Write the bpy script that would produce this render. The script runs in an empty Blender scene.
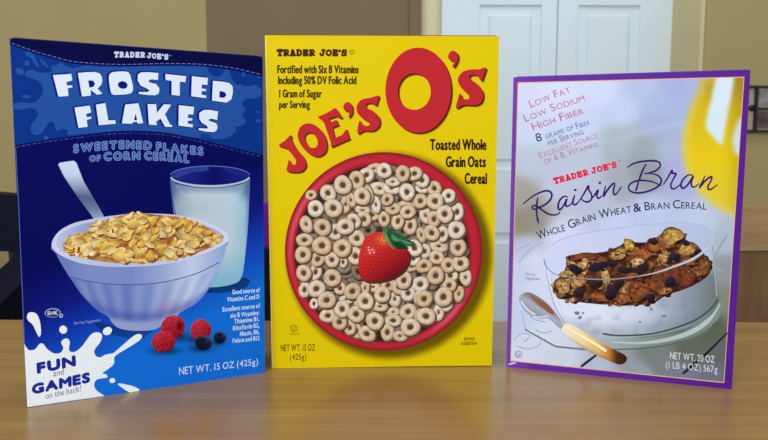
import bpy, bmesh, math, random
import numpy as np
from mathutils import Matrix, Vector, geometry

S = bpy.context.scene
C = S.collection
random.seed(7)
rng = np.random.default_rng(7)

# ------------------------------------------------------------------ camera
FPX, PITCH, ROLL, EYE = 690.88, 0.0983, 0.0034, 0.1985     # pixels, radians, height above the table top
TABLE = 0.75
CAM = Vector((0, 0, TABLE + EYE))
_f = Vector((0, math.cos(PITCH), -math.sin(PITCH)))
_v = Vector((0, math.sin(PITCH), math.cos(PITCH)))
_x = Vector((1, 0, 0))
RIGHT = math.cos(ROLL) * _x + math.sin(ROLL) * _v
UP = -math.sin(ROLL) * _x + math.cos(ROLL) * _v
cd = bpy.data.cameras.new('camera')
cam = bpy.data.objects.new('camera', cd)
C.objects.link(cam)
cam.matrix_world = Matrix(((RIGHT.x, UP.x, -_f.x, CAM.x), (RIGHT.y, UP.y, -_f.y, CAM.y),
                           (RIGHT.z, UP.z, -_f.z, CAM.z), (0, 0, 0, 1)))
cd.sensor_width = 36.0
cd.lens = FPX / 768 * 36.0
cd.clip_start = 0.01
cd.dof.use_dof = True
cd.dof.focus_distance = 0.60
cd.dof.aperture_fstop = 13.0
S.camera = cam
S.view_settings.view_transform = 'Standard'
S.view_settings.look = 'None'
S.view_settings.exposure = 0.0
S.view_settings.gamma = 1.0
S.view_settings.use_curve_mapping = False

# ------------------------------------------------------------------ light
w = bpy.data.worlds.new('room_daylight')
S.world = w
w.use_nodes = True
w.node_tree.nodes['Background'].inputs[0].default_value = (0.93, 0.96, 1.0, 1)
w.node_tree.nodes['Background'].inputs[1].default_value = 0.62


def area(name, loc, target, sx, sy, power, col):
    l = bpy.data.lights.new(name, 'AREA')
    l.shape = 'RECTANGLE'
    l.size, l.size_y, l.energy, l.color = sx, sy, power, col
    o = bpy.data.objects.new(name, l)
    C.objects.link(o)
    o.location = loc
    o.rotation_euler = (Vector(target) - Vector(loc)).to_track_quat('-Z', 'Y').to_euler()
    return o


area('window_daylight', (-0.9, -1.7, 2.0), (0, 0.7, 0.85), 1.6, 1.3, 55, (1.0, 0.98, 0.95))
area('door_fill_light', (0.55, 1.55, 2.36), (0.5, 2.1, 0.9), .4, .4, 4.2, (.96, .98, 1.0))  # added fill to brighten the doors, no real fixture
GAIN = 1.0          # printed colours are given as seen under this light


def ray(px, py):
    return (_f + RIGHT * ((px - 384) / FPX) - UP * ((py - 220) / FPX))


def at(px, py, Y):                       # point seen at a pixel, at depth Y in the room
    d = ray(px, py)
    return CAM + d * ((Y - CAM.y) / d.y)


# ------------------------------------------------------------------ helpers
def lin(c):
    c = np.clip(np.asarray(c, float) / 255.0, 0, 1)
    return np.where(c <= 0.04045, c / 12.92, ((c + 0.055) / 1.055) ** 2.4)


def tag(o, label=None, cat=None, group=None, kind=None):
    for k, v in (('label', label), ('category', cat), ('group', group), ('kind', kind)):
        if v:
            o[k] = v
    return o


def empty(name, loc, label, cat, rz=0.0, group=None):
    o = bpy.data.objects.new(name, None)
    C.objects.link(o)
    o.location = loc
    o.rotation_euler = (0, 0, rz)
    o.empty_display_size = 0.02
    return tag(o, label, cat, group)


def link(name, me, mat, parent=None, world=False):
    o = bpy.data.objects.new(name, me)
    C.objects.link(o)
    if mat:
        me.materials.append(mat)
    if parent:
        o.parent = parent
        if world:                        # mesh was given in world coordinates
            p, m = parent, Matrix()
            while p:
                m = p.matrix_basis @ m
                p = p.parent
            if parent.parent:            # a sub-part: its part already sits at the world origin
                m = Matrix()
            o.matrix_parent_inverse = m.inverted()
    return o


def mat(name, col, rough=0.6, spec=0.5, noise=None, coat=0.0, bump=0.0):
    m = bpy.data.materials.new(name)
    m.use_nodes = True
    nt = m.node_tree
    b = nt.nodes['Principled BSDF']
    b.inputs['Roughness'].default_value = rough
    b.inputs['Specular IOR Level'].default_value = spec
    b.inputs['Coat Weight'].default_value = coat
    c = lin(col)
    if noise:
        sc, amt, stretch = noise
        tc = nt.nodes.new('ShaderNodeTexCoord')
        mp = nt.nodes.new('ShaderNodeMapping')
        mp.inputs['Scale'].default_value = stretch
        nz = nt.nodes.new('ShaderNodeTexNoise')
        nz.inputs['Scale'].default_value = sc
        nz.inputs['Detail'].default_value = 5
        rp = nt.nodes.new('ShaderNodeValToRGB')
        rp.color_ramp.elements[0].position = 0.3
        rp.color_ramp.elements[1].position = 0.7
        rp.color_ramp.elements[0].color = (*(c * (1 - amt)), 1)
        rp.color_ramp.elements[1].color = (*np.clip(c * (1 + amt), 0, 1), 1)
        nt.links.new(tc.outputs['Object'], mp.inputs[0])
        nt.links.new(mp.outputs[0], nz.inputs['Vector'])
        nt.links.new(nz.outputs[0], rp.inputs[0])
        nt.links.new(rp.outputs[0], b.inputs['Base Color'])
        if bump:
            bp = nt.nodes.new('ShaderNodeBump')
            bp.inputs['Strength'].default_value = bump
            bp.inputs['Distance'].default_value = 0.002
            nt.links.new(nz.outputs[0], bp.inputs['Height'])
            nt.links.new(bp.outputs[0], b.inputs['Normal'])
    else:
        b.inputs['Base Color'].default_value = (*c, 1)
    return m


def wood(name, dark, light, axis=(1, 14, 14), scale=3.0, rough=0.35, spec=0.5):
    m = bpy.data.materials.new(name)
    m.use_nodes = True
    nt = m.node_tree
    b = nt.nodes['Principled BSDF']
    b.inputs['Roughness'].default_value = rough
    b.inputs['Specular IOR Level'].default_value = spec
    tc = nt.nodes.new('ShaderNodeTexCoord')
    mp = nt.nodes.new('ShaderNodeMapping')
    mp.inputs['Scale'].default_value = axis
    n1 = nt.nodes.new('ShaderNodeTexNoise')
    n1.inputs['Scale'].default_value = scale
    n1.inputs['Detail'].default_value = 8
    n1.inputs['Distortion'].default_value = 0.8
    mp2 = nt.nodes.new('ShaderNodeMapping')
    mp2.inputs['Scale'].default_value = (axis[0] * 2.0, axis[1] * 6.0, axis[2] * 6.0)
    n2 = nt.nodes.new('ShaderNodeTexNoise')
    n2.inputs['Scale'].default_value = scale
    n2.inputs['Detail'].default_value = 6
    mx = nt.nodes.new('ShaderNodeMix')
    mx.inputs[0].default_value = 0.4
    rp = nt.nodes.new('ShaderNodeValToRGB')
    rp.color_ramp.elements[0].position = 0.33
    rp.color_ramp.elements[1].position = 0.66
    rp.color_ramp.elements[0].color = (*lin(dark), 1)
    rp.color_ramp.elements[1].color = (*lin(light), 1)
    L = nt.links.new
    L(tc.outputs['Object'], mp.inputs[0])
    L(tc.outputs['Object'], mp2.inputs[0])
    L(mp.outputs[0], n1.inputs['Vector'])
    L(mp2.outputs[0], n2.inputs['Vector'])
    L(n1.outputs[0], mx.inputs[2])
    L(n2.outputs[0], mx.inputs[3])
    L(mx.outputs[0], rp.inputs[0])
    L(rp.outputs[0], b.inputs['Base Color'])
    return m


def bm_mesh(name, bm):
    me = bpy.data.meshes.new(name)
    bmesh.ops.recalc_face_normals(bm, faces=bm.faces)
    bm.to_mesh(me)
    bm.free()
    return me


def add_box(bm, lo, hi, bevel=0.0, seg=2):
    t = bmesh.new()
    bmesh.ops.create_cube(t, size=1.0)
    lo, hi = Vector(lo), Vector(hi)
    for v in t.verts:
        v.co = Vector(((v.co.x + .5) * (hi.x - lo.x) + lo.x, (v.co.y + .5) * (hi.y - lo.y) + lo.y,
                       (v.co.z + .5) * (hi.z - lo.z) + lo.z))
    if bevel:
        bmesh.ops.bevel(t, geom=list(t.edges), offset=bevel, segments=seg, affect='EDGES', profile=0.5)
    tmp = bpy.data.meshes.new('tmp')
    t.to_mesh(tmp)
    t.free()
    bm.from_mesh(tmp)
    bpy.data.meshes.remove(tmp)


def box(name, lo, hi, m, parent=None, bevel=0.0, seg=2, smooth=False):
    bm = bmesh.new()
    add_box(bm, lo, hi, bevel, seg)
    me = bm_mesh(name, bm)
    if smooth:
        for p in me.polygons:
            p.use_smooth = True
    return link(name, me, m, parent)


def prism(name, pts, z0, z1, m, parent=None):       # vertical extrusion of a plan outline
    bm = bmesh.new()
    a = [bm.verts.new((p[0], p[1], z0)) for p in pts]
    b = [bm.verts.new((p[0], p[1], z1)) for p in pts]
    bm.faces.new(a[::-1])
    bm.faces.new(b)
    n = len(pts)
    for i in range(n):
        bm.faces.new((a[i], a[(i + 1) % n], b[(i + 1) % n], b[i]))
    return link(name, bm_mesh(name, bm), m, parent)


# ------------------------------------------------------------------ printing on a carton face
def spl(p, closed=True, n=6):
    p = np.asarray(p, float)
    N = len(p)
    out = []
    rngi = range(N if closed else N - 1)
    for i in rngi:
        if closed:
            a, b, c, d = p[i - 1], p[i], p[(i + 1) % N], p[(i + 2) % N]
        else:
            a, b, c, d = p[max(i - 1, 0)], p[i], p[i + 1], p[min(i + 2, N - 1)]
        for k in range(n):
            t = k / n
            out.append(0.5 * ((2 * b) + (c - a) * t + (2 * a - 5 * b + 4 * c - d) * t * t + (3 * b - a - 3 * c + d) * t ** 3))
    if not closed:
        out.append(p[-1])
    return np.array(out)


def ell(cx, cy, rx, ry, rot=0.0, n=40):
    t = np.linspace(0, 2 * np.pi, n, endpoint=False)
    x, y = rx * np.cos(t), ry * np.sin(t)
    r = math.radians(rot)
    return np.stack([cx + x * math.cos(r) - y * math.sin(r), cy + x * math.sin(r) + y * math.cos(r)], 1)


def inside(polys, x, y):
    res = np.zeros(x.shape, bool)
    for p in polys:
        p = np.asarray(p, float)
        q = np.roll(p, -1, 0)
        for (x0, y0), (x1, y1) in zip(p, q):
            if y0 == y1:
                continue
            c = ((y0 > y) != (y1 > y)) & (x < (x1 - x0) * (y - y0) / (y1 - y0) + x0)
            res ^= c
    return res


def pdist(poly, x, y, closed=True):                  # distance to an outline
    p = np.asarray(poly, float)
    q = np.roll(p, -1, 0) if closed else p[1:]
    if not closed:
        p = p[:-1]
    d = np.full(x.shape, 1e9)
    for (x0, y0), (x1, y1) in zip(p, q):
        dx, dy = x1 - x0, y1 - y0
        L = dx * dx + dy * dy + 1e-9
        t = np.clip(((x - x0) * dx + (y - y0) * dy) / L, 0, 1)
        d = np.minimum(d, np.hypot(x - x0 - t * dx, y - y0 - t * dy))
    return d


def soft(poly, x, y, wd):                            # 1 inside, 0 outside, soft edge
    d = pdist(poly, x, y) * np.where(inside([poly], x, y), 1, -1)
    t = np.clip(d / wd * 0.5 + 0.5, 0, 1)
    return (t * t * (3 - 2 * t))[..., None]


def sstep(a, b, v):
    t = np.clip((v - a) / (b - a), 0, 1)
    return t * t * (3 - 2 * t)


def ramp(t, stops):
    t = np.asarray(t, float)
    ks = [s[0] for s in stops]
    return np.stack([np.interp(t, ks, [s[1][i] for s in stops]) for i in range(3)], -1)


def vnoise(x, y, s, seed=0):                         # smooth value noise, 0..1
    r = np.random.default_rng(seed).random((64, 64))
    fx, fy = np.asarray(x) / s + 1000, np.asarray(y) / s + 1000
    ix, iy = np.floor(fx).astype(int), np.floor(fy).astype(int)
    tx, ty = fx - ix, fy - iy
    tx, ty = tx * tx * (3 - 2 * tx), ty * ty * (3 - 2 * ty)
    g = lambda a, b: r[a % 64, b % 64]
    return (g(ix, iy) * (1 - tx) + g(ix + 1, iy) * tx) * (1 - ty) + (g(ix, iy + 1) * (1 - tx) + g(ix + 1, iy + 1) * tx) * ty


_gl = {}


def glyph(ch, wt):
    k = (ch, wt)
    if k not in _gl:
        cu = bpy.data.curves.new('t', 'FONT')
        cu.body = ch
        cu.resolution_u = 4
        cu.offset = wt
        o = bpy.data.objects.new('t', cu)
        C.objects.link(o)
        bpy.context.view_layer.update()
        dg = bpy.context.evaluated_depsgraph_get()
        me = bpy.data.meshes.new_from_object(o.evaluated_get(dg))
        v = np.array([q.co[:2] for q in me.vertices]).reshape(-1, 2)
        f = [tuple(p.vertices) for p in me.polygons]
        bpy.data.objects.remove(o)
        bpy.data.curves.remove(cu)
        bpy.data.meshes.remove(me)
        _gl[k] = (v, f)
    return _gl[k]


CAPH = None
# chunky letters with slab feet, as strokes in a unit box
SLAB = {
    'T': [[(0, .98), (1, .98)], [(.5, 0), (.5, 1)], [(.22, .03), (.78, .03)], [(.03, .72), (.03, 1)], [(.97, .72), (.97, 1)]],
    'R': [[(.2, 0), (.2, 1)], [(0, .97), (.6, .97), (.86, .86), (.86, .6), (.6, .48), (.2, .48)], [(.5, .48), (.85, .05), (1, .05)], [(0, .03), (.42, .03)]],
    'A': [[(.5, 1), (.18, .05)], [(.5, 1), (.82, .05)], [(.25, .33), (.75, .33)], [(0, .03), (.36, .03)], [(.64, .03), (1, .03)], [(.35, .98), (.6, .98)]],
    'D': [[(.2, 0), (.2, 1)], [(0, .97), (.55, .97), (.9, .75), (.9, .25), (.55, .03), (0, .03)]],
    'E': [[(.2, 0), (.2, 1)], [(0, .97), (.92, .97), (.92, .72)], [(0, .03), (.95, .03), (.95, .3)], [(.2, .5), (.66, .5)], [(.66, .36), (.66, .64)]],
    'J': [[(.4, .97), (1, .97)], [(.72, .97), (.72, .25), (.55, .03), (.28, .05), (.1, .25), (.1, .42)]],
    'O': [[(.5, .98), (.15, .8), (.06, .5), (.15, .2), (.5, .02), (.85, .2), (.94, .5), (.85, .8), (.5, .98)]],
    'S': [[(.9, .7), (.9, .97), (.4, .97), (.12, .85), (.15, .62), (.5, .52), (.85, .4), (.9, .15), (.6, .03), (.1, .03), (.1, .32)]],
    "'": [[(.5, 1), (.4, .7)]],
}
SLABW = {"'": .35, ' ': .45, 'O': 1.05}


class Face:
    def __init__(s, quad_px, x, y, yaw, lean):
        s.u = Vector((math.cos(yaw), math.sin(yaw), 0))
        away = Vector((-math.sin(yaw), math.cos(yaw), 0))
        s.away = away
        s.v = math.cos(lean) * Vector((0, 0, 1)) + math.sin(lean) * away
        s.n = s.u.cross(s.v).normalized()
        if s.n.dot(away) > 0:
            s.n = -s.n
        s.o = Vector((x, y, TABLE))
        s.quad = [np.array(q, float) for q in quad_px]   # TL TR BR BL
        s.N = np.array(s.n)
        s.D0 = (s.o - CAM).dot(s.n)

    def pts(s, P, h=0.0):                # pixel positions -> points on the printed face, h above it
        P = np.asarray(P, float)
        d = (np.array(_f)[None] + np.array(RIGHT)[None] * ((P[:, :1] - 384) / FPX) - np.array(UP)[None] * ((P[:, 1:2] - 220) / FPX))
        k = s.D0 / (d @ s.N)
        q = np.array(CAM)[None] + d * k[:, None]
        return q + s.N[None] * h

    def p(s, px, py):
        return Vector(s.pts([(px, py)])[0].tolist())


class Print:
    """One printed element of a carton front, collected into one mesh."""
    H = {}
    flat = False          # True while pieces that never overlap share one layer

    def __init__(s, face, name, parent, m, label=None):
        s.f, s.name, s.parent, s.m, s.label = face, name, parent, m, label
        s.V, s.F, s.K, s.n = [], [], [], 0
        Print.H.setdefault(id(face), np.full((120, 210), 6e-5))      # ink height over the face, 4 px cells

    def _up(s, P):
        x0, y0 = np.maximum(np.floor(P.min(0) / 4).astype(int), 0)
        x1, y1 = np.floor(P.max(0) / 4).astype(int) + 1
        c = Print.H[id(s.f)][y0:y1, x0:x1]
        h = float(c.max()) + (0 if s.flat else 2e-6)
        c[:] = h
        return h

    def raw(s, P, faces, col):
        P = np.asarray(P, float)
        s.V.append(s.f.pts(P, s._up(P)))
        s.F += [tuple(i + s.n for i in f) for f in faces]
        c = col(P[:, 0], P[:, 1]) if callable(col) else np.tile(np.asarray(col, float), (len(P), 1))
        s.K.append(c)
        s.n += len(P)
        return s

    def fill(s, polys, col, step=None):
        if not isinstance(polys, list) or np.ndim(polys[0]) == 1:
            polys = [polys]
        polys = [np.asarray(p, float) for p in polys]
        vs, es = [], []
        for p in polys:
            b = len(vs)
            vs += [Vector((float(q[0]), float(q[1]))) for q in p]
            es += [(b + i, b + (i + 1) % len(p)) for i in range(len(p))]
        if callable(col):
            step = step or 3.0
            al = np.concatenate(polys)
            gx, gy = np.meshgrid(np.arange(al[:, 0].min(), al[:, 0].max(), step), np.arange(al[:, 1].min(), al[:, 1].max(), step))
            gx = gx + (np.arange(gx.shape[0]) % 2)[:, None] * step * .5
            gx, gy = gx.ravel(), gy.ravel()
            ok = inside(polys, gx, gy)
            gx, gy = gx[ok], gy[ok]
            dd = np.full(gx.shape, 1e9)
            for p in polys:
                dd = np.minimum(dd, pdist(p, gx, gy))
            ok = dd > step * .3
            vs += [Vector((float(a), float(b))) for a, b in zip(gx[ok], gy[ok])]
        rv, re, rf, *_ = geometry.delaunay_2d_cdt(vs, es, [], 0, 1e-5)
        P = np.array([tuple(q) for q in rv])
        T = np.array([tuple(f) for f in rf if len(f) == 3])
        cen = P[T].mean(1)
        T = T[inside(polys, cen[:, 0], cen[:, 1])]
        return s.raw(P, [tuple(t) for t in T], col)

    def grid(s, quad, nx, ny, col):      # dense bilinear patch over a quad TL TR BR BL
        a, b, c, d = [np.asarray(q, float) for q in quad]
        u, v = np.meshgrid(np.linspace(0, 1, nx + 1), np.linspace(0, 1, ny + 1))
        u, v = u.ravel()[:, None], v.ravel()[:, None]
        P = (a * (1 - u) + b * u) * (1 - v) + (d * (1 - u) + c * u) * v
        W = nx + 1
        return s.raw(P, [(j * W + i, j * W + i + 1, (j + 1) * W + i + 1, (j + 1) * W + i) for j in range(ny) for i in range(nx)], col)

    def stroke(s, p, wd, col, smooth=True, closed=False, n=5, taper=None):
        p = spl(p, closed, n) if smooth else np.asarray(p, float)
        if closed:
            p = np.concatenate([p, p[:1]])
        N = len(p)
        t = np.gradient(p, axis=0)
        t /= np.linalg.norm(t, axis=1, keepdims=True) + 1e-9
        nn = np.stack([-t[:, 1], t[:, 0]], 1)
        wv = np.interp(np.linspace(0, 1, N), np.linspace(0, 1, len(wd)), wd) if hasattr(wd, '__len__') else np.full(N, wd)
        wv = wv[:, None] * .5
        if closed:
            P = np.concatenate([p + nn * wv, p - nn * wv])
            return s.raw(P, [(i, i + 1, N + i + 1, N + i) for i in range(N - 1)], col)
        caps = [p[0] - t[0] * wv[0] * .8, p[-1] + t[-1] * wv[-1] * .8]
        P = np.concatenate([p + nn * wv, p - nn * wv, caps])
        fs = [(i, i + 1, N + i + 1, N + i) for i in range(N - 1)] + [(0, N, 2 * N), (N - 1, 2 * N - 1, 2 * N + 1)]
        return s.raw(P, fs, col)

    def blob(s, cx, cy, rx, ry, rot, col, nr=4, na=18, irr=0.0, rad=None):
        """round shape, col(t, angle, x, y): t = 0 centre .. 1 edge"""
        th = np.linspace(0, 2 * np.pi, na, endpoint=False)
        k = np.ones(na)
        if irr:
            for m_ in (2, 3, 5):
                k += irr / m_ * 1.6 * np.sin(m_ * th + random.random() * 6.28)
        tr = np.asarray(rad) if rad is not None else np.linspace(0, 1, nr + 1)[1:]
        tt = np.concatenate([[0], np.repeat(tr, na)])
        aa = np.concatenate([[0], np.tile(th, len(tr))])
        kk = np.concatenate([[1], np.tile(k, len(tr))])
        x, y = rx * tt * kk * np.cos(aa), ry * tt * kk * np.sin(aa)
        r = math.radians(rot)
        P = np.stack([cx + x * math.cos(r) - y * math.sin(r), cy + x * math.sin(r) + y * math.cos(r)], 1)
        fs = [(0, 1 + i, 1 + (i + 1) % na) for i in range(na)]
        for q in range(len(tr) - 1):
            b = 1 + q * na
            fs += [(b + i, b + na + i, b + na + (i + 1) % na, b + (i + 1) % na) for i in range(na)]
        c = col(tt, aa + r, P[:, 0], P[:, 1]) if callable(col) else col
        s.raw(P, fs, col if not callable(col) else (lambda X, Y: c))
        return s

    def text(s, st, path, h, col, wt=0.0, upright=True, small=None, shear=0.0, h2=None, gap=0.09):
        """lettering fitted along a baseline; small = scale of lower-case letters drawn as capitals"""
        global CAPH
        if CAPH is None:
            CAPH = glyph('H', 0.0)[0][:, 1].max()
        path = np.asarray(path, float)
        seg = np.linalg.norm(np.diff(path, axis=0), axis=1)
        L = np.concatenate([[0], np.cumsum(seg)])
        x = 0.0
        items = []
        for ch in st:
            if ch == ' ':
                x += .26
                continue
            sc = 1.0
            if small and ch.islower():
                ch, sc = ch.upper(), small
            v, f = glyph(ch, 0.0)
            lo, hi = v[:, 0].min(), v[:, 0].max()
            if ch == '1':
                x += .07
            items.append((v, f, x - lo * sc, sc))
            x += (hi - lo) * sc + gap + 2 * wt + (.11 if ch == '1' else 0)
        tot = x - gap - 2 * wt
        PV, PF, n = {}, {}, {}
        for v, f, ox, sc in items:
            yy = v[:, 1] * sc / CAPH
            sx = (v[:, 0] * sc + ox) / tot * L[-1]
            hh = h if h2 is None else h + (h2 - h) * sx / L[-1]
            bx, by = np.interp(sx, L, path[:, 0]), np.interp(sx, L, path[:, 1])
            if upright:
                P = np.stack([bx + shear * yy * hh, by - yy * hh], 1)
            else:
                mid = float(sx.mean())
                e = .02 * L[-1]
                a = [np.interp(mid - e, L, path[:, i]) for i in (0, 1)]
                b = [np.interp(mid + e, L, path[:, i]) for i in (0, 1)]
                t = np.array(b) - np.array(a)
                t /= np.linalg.norm(t)
                nrm = np.array([t[1], -t[0]])
                c0 = np.array([np.interp(mid, L, path[:, 0]), np.interp(mid, L, path[:, 1])])
                P = c0[None] + (sx - mid)[:, None] * t[None] + (yy * hh)[:, None] * nrm[None] + (shear * yy * hh)[:, None] * t[None]
            b_ = wt / CAPH * h
            m_ = 0 if wt <= 0 else 4 if b_ < .3 else 8
            for k in range(max(1, m_)):          # overprinted copies make the bold weights
                a_ = 2 * math.pi * k / max(1, m_) + .785
                PV.setdefault(k, []).append(P + (np.array((b_ * math.cos(a_), b_ * math.sin(a_))) if m_ else 0))
                PF.setdefault(k, []).extend(tuple(i + n.get(k, 0) for i in q) for q in f)
                n[k] = n.get(k, 0) + len(v)
        for k in PV:
            s.raw(np.concatenate(PV[k]), PF[k], col)
        return s

    def slab(s, st, path, h, col, th=0.27, upright=True, gap=.22):
        path = np.asarray(path, float)
        tot = sum(SLABW.get(c, 1.0) + gap for c in st) - gap
        A, B = path[0], path[-1]
        L = np.linalg.norm(B - A)
        t = (B - A) / L
        up = np.array([0, -1.0]) if upright else np.array([t[1], -t[0]])
        wl = L / tot
        x = 0.0
        for ch in st:
            wch = SLABW.get(ch, 1.0)
            for line in SLAB.get(ch, []):
                q = np.array([A + t * (x + .08 + px * (wch - .16)) * wl + up * (th * .4 + py * (1 - th * .8)) * h for px, py in line])
                s.stroke(q, th * h * .8 if len(line) > 2 else th * h * .9, col, smooth=False)
            x += wch + gap
        return s

    def build(s):
        me = bpy.data.meshes.new(s.name)
        V = np.concatenate(s.V)
        me.from_pydata(V.tolist(), [], s.F)
        ca = me.color_attributes.new('print', 'FLOAT_COLOR', 'POINT')
        c = lin(np.concatenate(s.K)) * GAIN
        ca.data.foreach_set('color', np.concatenate([c, np.ones((len(c), 1))], 1).astype(np.float32).ravel())
        me.polygons.foreach_set('use_smooth', [False] * len(me.polygons))
        me.update()
        # faces look out of the carton
        bm = bmesh.new()
        bm.from_mesh(me)
        bm.normal_update()
        fl = [f for f in bm.faces if f.normal.dot(s.f.n) < 0]
        bmesh.ops.reverse_faces(bm, faces=fl)
        bm.to_mesh(me)
        bm.free()
        o = link(s.name, me, s.m, s.parent, world=True)
        if s.label:
            o['label'] = s.label
        return o


def print_material(name, rough):
    m = bpy.data.materials.new(name)
    m.use_nodes = True
    nt = m.node_tree
    b = nt.nodes['Principled BSDF']
    a = nt.nodes.new('ShaderNodeAttribute')
    a.attribute_name = 'print'
    nt.links.new(a.outputs['Color'], b.inputs['Base Color'])
    b.inputs['Roughness'].default_value = rough
    b.inputs['Specular IOR Level'].default_value = 0.05
    return m


# ================================================================== ROOM
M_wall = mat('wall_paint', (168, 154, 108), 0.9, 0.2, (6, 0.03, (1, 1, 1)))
M_wall_lit = mat('lit_wall_paint', (232, 226, 190), 0.9, 0.2, (6, 0.03, (1, 1, 1)))  # wall colour with the brighter light of the doorway painted in
M_trimd = mat('brown_trim_paint', (126, 108, 80), 0.7, 0.3, (6, 0.03, (1, 1, 1)))
M_white = mat('white_door_paint', (222, 238, 247), 0.5, 0.4, (4, 0.015, (1, 1, 1)))
M_floor = wood('floor_boards', (70, 50, 35), (110, 80, 55), (12, 1, 12), 2.0, 0.5)
M_ceil = mat('ceiling_paint', (225, 222, 214), 0.9, 0.2, (5, 0.02, (1, 1, 1)))

YB, YA, YR = 2.46, 1.90, 2.20
floor = box('floor', (-2.6, -0.6, -0.05), (2.6, YB + .1, 0.0), M_floor)
tag(floor, kind='structure')
RH = 2.4
xB = at(408, 100, 2.40).x
xA = at(208, 100, YA).x
x420 = at(420, 100, YB).x
xR = at(702, 100, YR).x
o = box('wall_back', (xB, YB, 0), (xR + .1, YB + .1, RH), M_wall_lit)
tag(o, kind='structure')
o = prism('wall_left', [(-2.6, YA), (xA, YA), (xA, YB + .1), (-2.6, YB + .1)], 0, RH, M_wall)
tag(o, kind='structure')
o = prism('wall_rear', [(xA + .0005, YA + .002), (xB, 2.40), (xB, YB + .1), (xA + .0005, YB + .1)], 0, RH, mat('shaded_wall_paint', (132, 117, 90), .9, .2, (6, .03, (1, 1, 1))))  # wall colour darkened: shade of the receding face painted in
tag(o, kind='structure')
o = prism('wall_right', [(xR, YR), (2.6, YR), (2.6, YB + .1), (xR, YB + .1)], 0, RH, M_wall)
tag(o, kind='structure')
o = box('trim_1', (xB + .001, 2.40, 0), (x420, YB - .001, RH), M_trimd, bevel=.003)
tag(o, kind='structure')

# white double doors with raised panels
xd0, xd1 = at(440, 100, YB).x, at(667, 100, YB).x
xs = at(553, 100, YB).x
xl, xr_ = xd0, xd1
o = box('lit_wall_end', (xR - .014, YR + .002, 0), (xR - .0005, YB - .001, RH), mat('lit_end_paint', (206, 196, 152), .8, .2, (6, .03, (1, 1, 1))), bevel=.002)  # board added over the wall end, light on that face put into its colour
tag(o, kind='structure')


def door_leaf(name, x0, x1, px0, px1):
    zt = at(500, 7, YB).z
    zl, zh = at(500, 232, YB).z, at(500, 169.5, YB).z
    bm = bmesh.new()
    y0, y1 = YB - .036, YB - .004
    pa, pb = at(px0, 100, YB).x, at(px1, 100, YB).x
    TOP = 2.15
    add_box(bm, (x0, y0, 0), (pa, y1, TOP), .0015)
    add_box(bm, (pb, y0, 0), (x1, y1, TOP), .0015)
    for a, b in ((0, .16), (zl, zh), (zt, TOP)):
        add_box(bm, (pa, y0, a), (pb, y1, b), 0)
    for a, b in ((.16, zl), (zh, zt)):
        add_box(bm, (pa, y0 + .010, a), (pb, y1, b), 0)
        add_box(bm, (pa + .028, y0 + .003, a + .028), (pb - .028, y1, b - .028), .009, 1)
    o = link(name, bm_mesh(name, bm), M_white)
    tag(o, kind='structure')


door_leaf('door_1', xl, xs - .0015, 477, 537)
door_leaf('door_2', xs + .0015, xr_, 573, 633)

# ================================================================== TABLE
M_table = wood('oak_table_top', (146, 110, 58), (172, 136, 80), (0.7, 9, 9), 3.2, 0.26, 0.5)
M_tleg = wood('oak_table_frame', (120, 90, 52), (150, 116, 70), (9, 9, 0.9), 3.0, 0.4)
tb = empty('dining_table', (0, 0.40, 0), 'light oak dining table under the three cereal boxes', 'table')
yt = at(384, 320.5, 1.0)
d = ray(384, 320.5)
YT = CAM.y + d.y * (EYE / -d.z)              # far edge of the top
box('tabletop', (-.85, -.30, TABLE - .03), (.85, YT - .40, TABLE), M_table, tb, .003, 3)
box('apron', (-.75, -.22, TABLE - .12), (.75, YT - .48, TABLE - .0305), M_tleg, tb, .002)
for sx in (-1, 1):
    for y0 in (-.26, YT - .51):
        box('leg', (sx * .78 - .03, y0, 0), (sx * .78 + .03, y0 + .06, TABLE - .0305), M_tleg, tb, .004)

# ================================================================== CHAIRS AND THINGS BEHIND
M_cha = wood('light_oak_chair', (150, 118, 78), (178, 146, 102), (1, 10, 10), 3.0, 0.45)
M_chb = wood('brown_oak_panel', (104, 74, 42), (128, 94, 56), (10, 10, 1), 3.0, 0.5)


def curved_panel(name, w_, z0, z1, y, bow, th, m, parent, arch=0.0, n=14, bev=0.0):
    """upright board, bowed in plan, its top edge arched"""
    bm = bmesh.new()
    rows = []
    for i in range(n + 1):
        t = i / n * 2 - 1
        yy = y - bow * t * t
        zt = z1 - arch * t * t
        rows.append([bm.verts.new(q) for q in ((t * w_ / 2, yy, z0), (t * w_ / 2, yy, zt), (t * w_ / 2, yy + th, zt), (t * w_ / 2, yy + th, z0))])
    for a, b in zip(rows, rows[1:]):
        for k in range(4):
            bm.faces.new((a[k], a[(k + 1) % 4], b[(k + 1) % 4], b[k]))
    bm.faces.new(rows[0])
    bm.faces.new(rows[-1][::-1])
    if bev:
        bmesh.ops.bevel(bm, geom=[e for e in bm.edges if len(e.link_faces) == 2 and e.calc_face_angle(0) > .6], offset=bev, segments=3, affect='EDGES', profile=.5)
    return link(name, bm_mesh(name, bm), m, parent)


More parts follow.
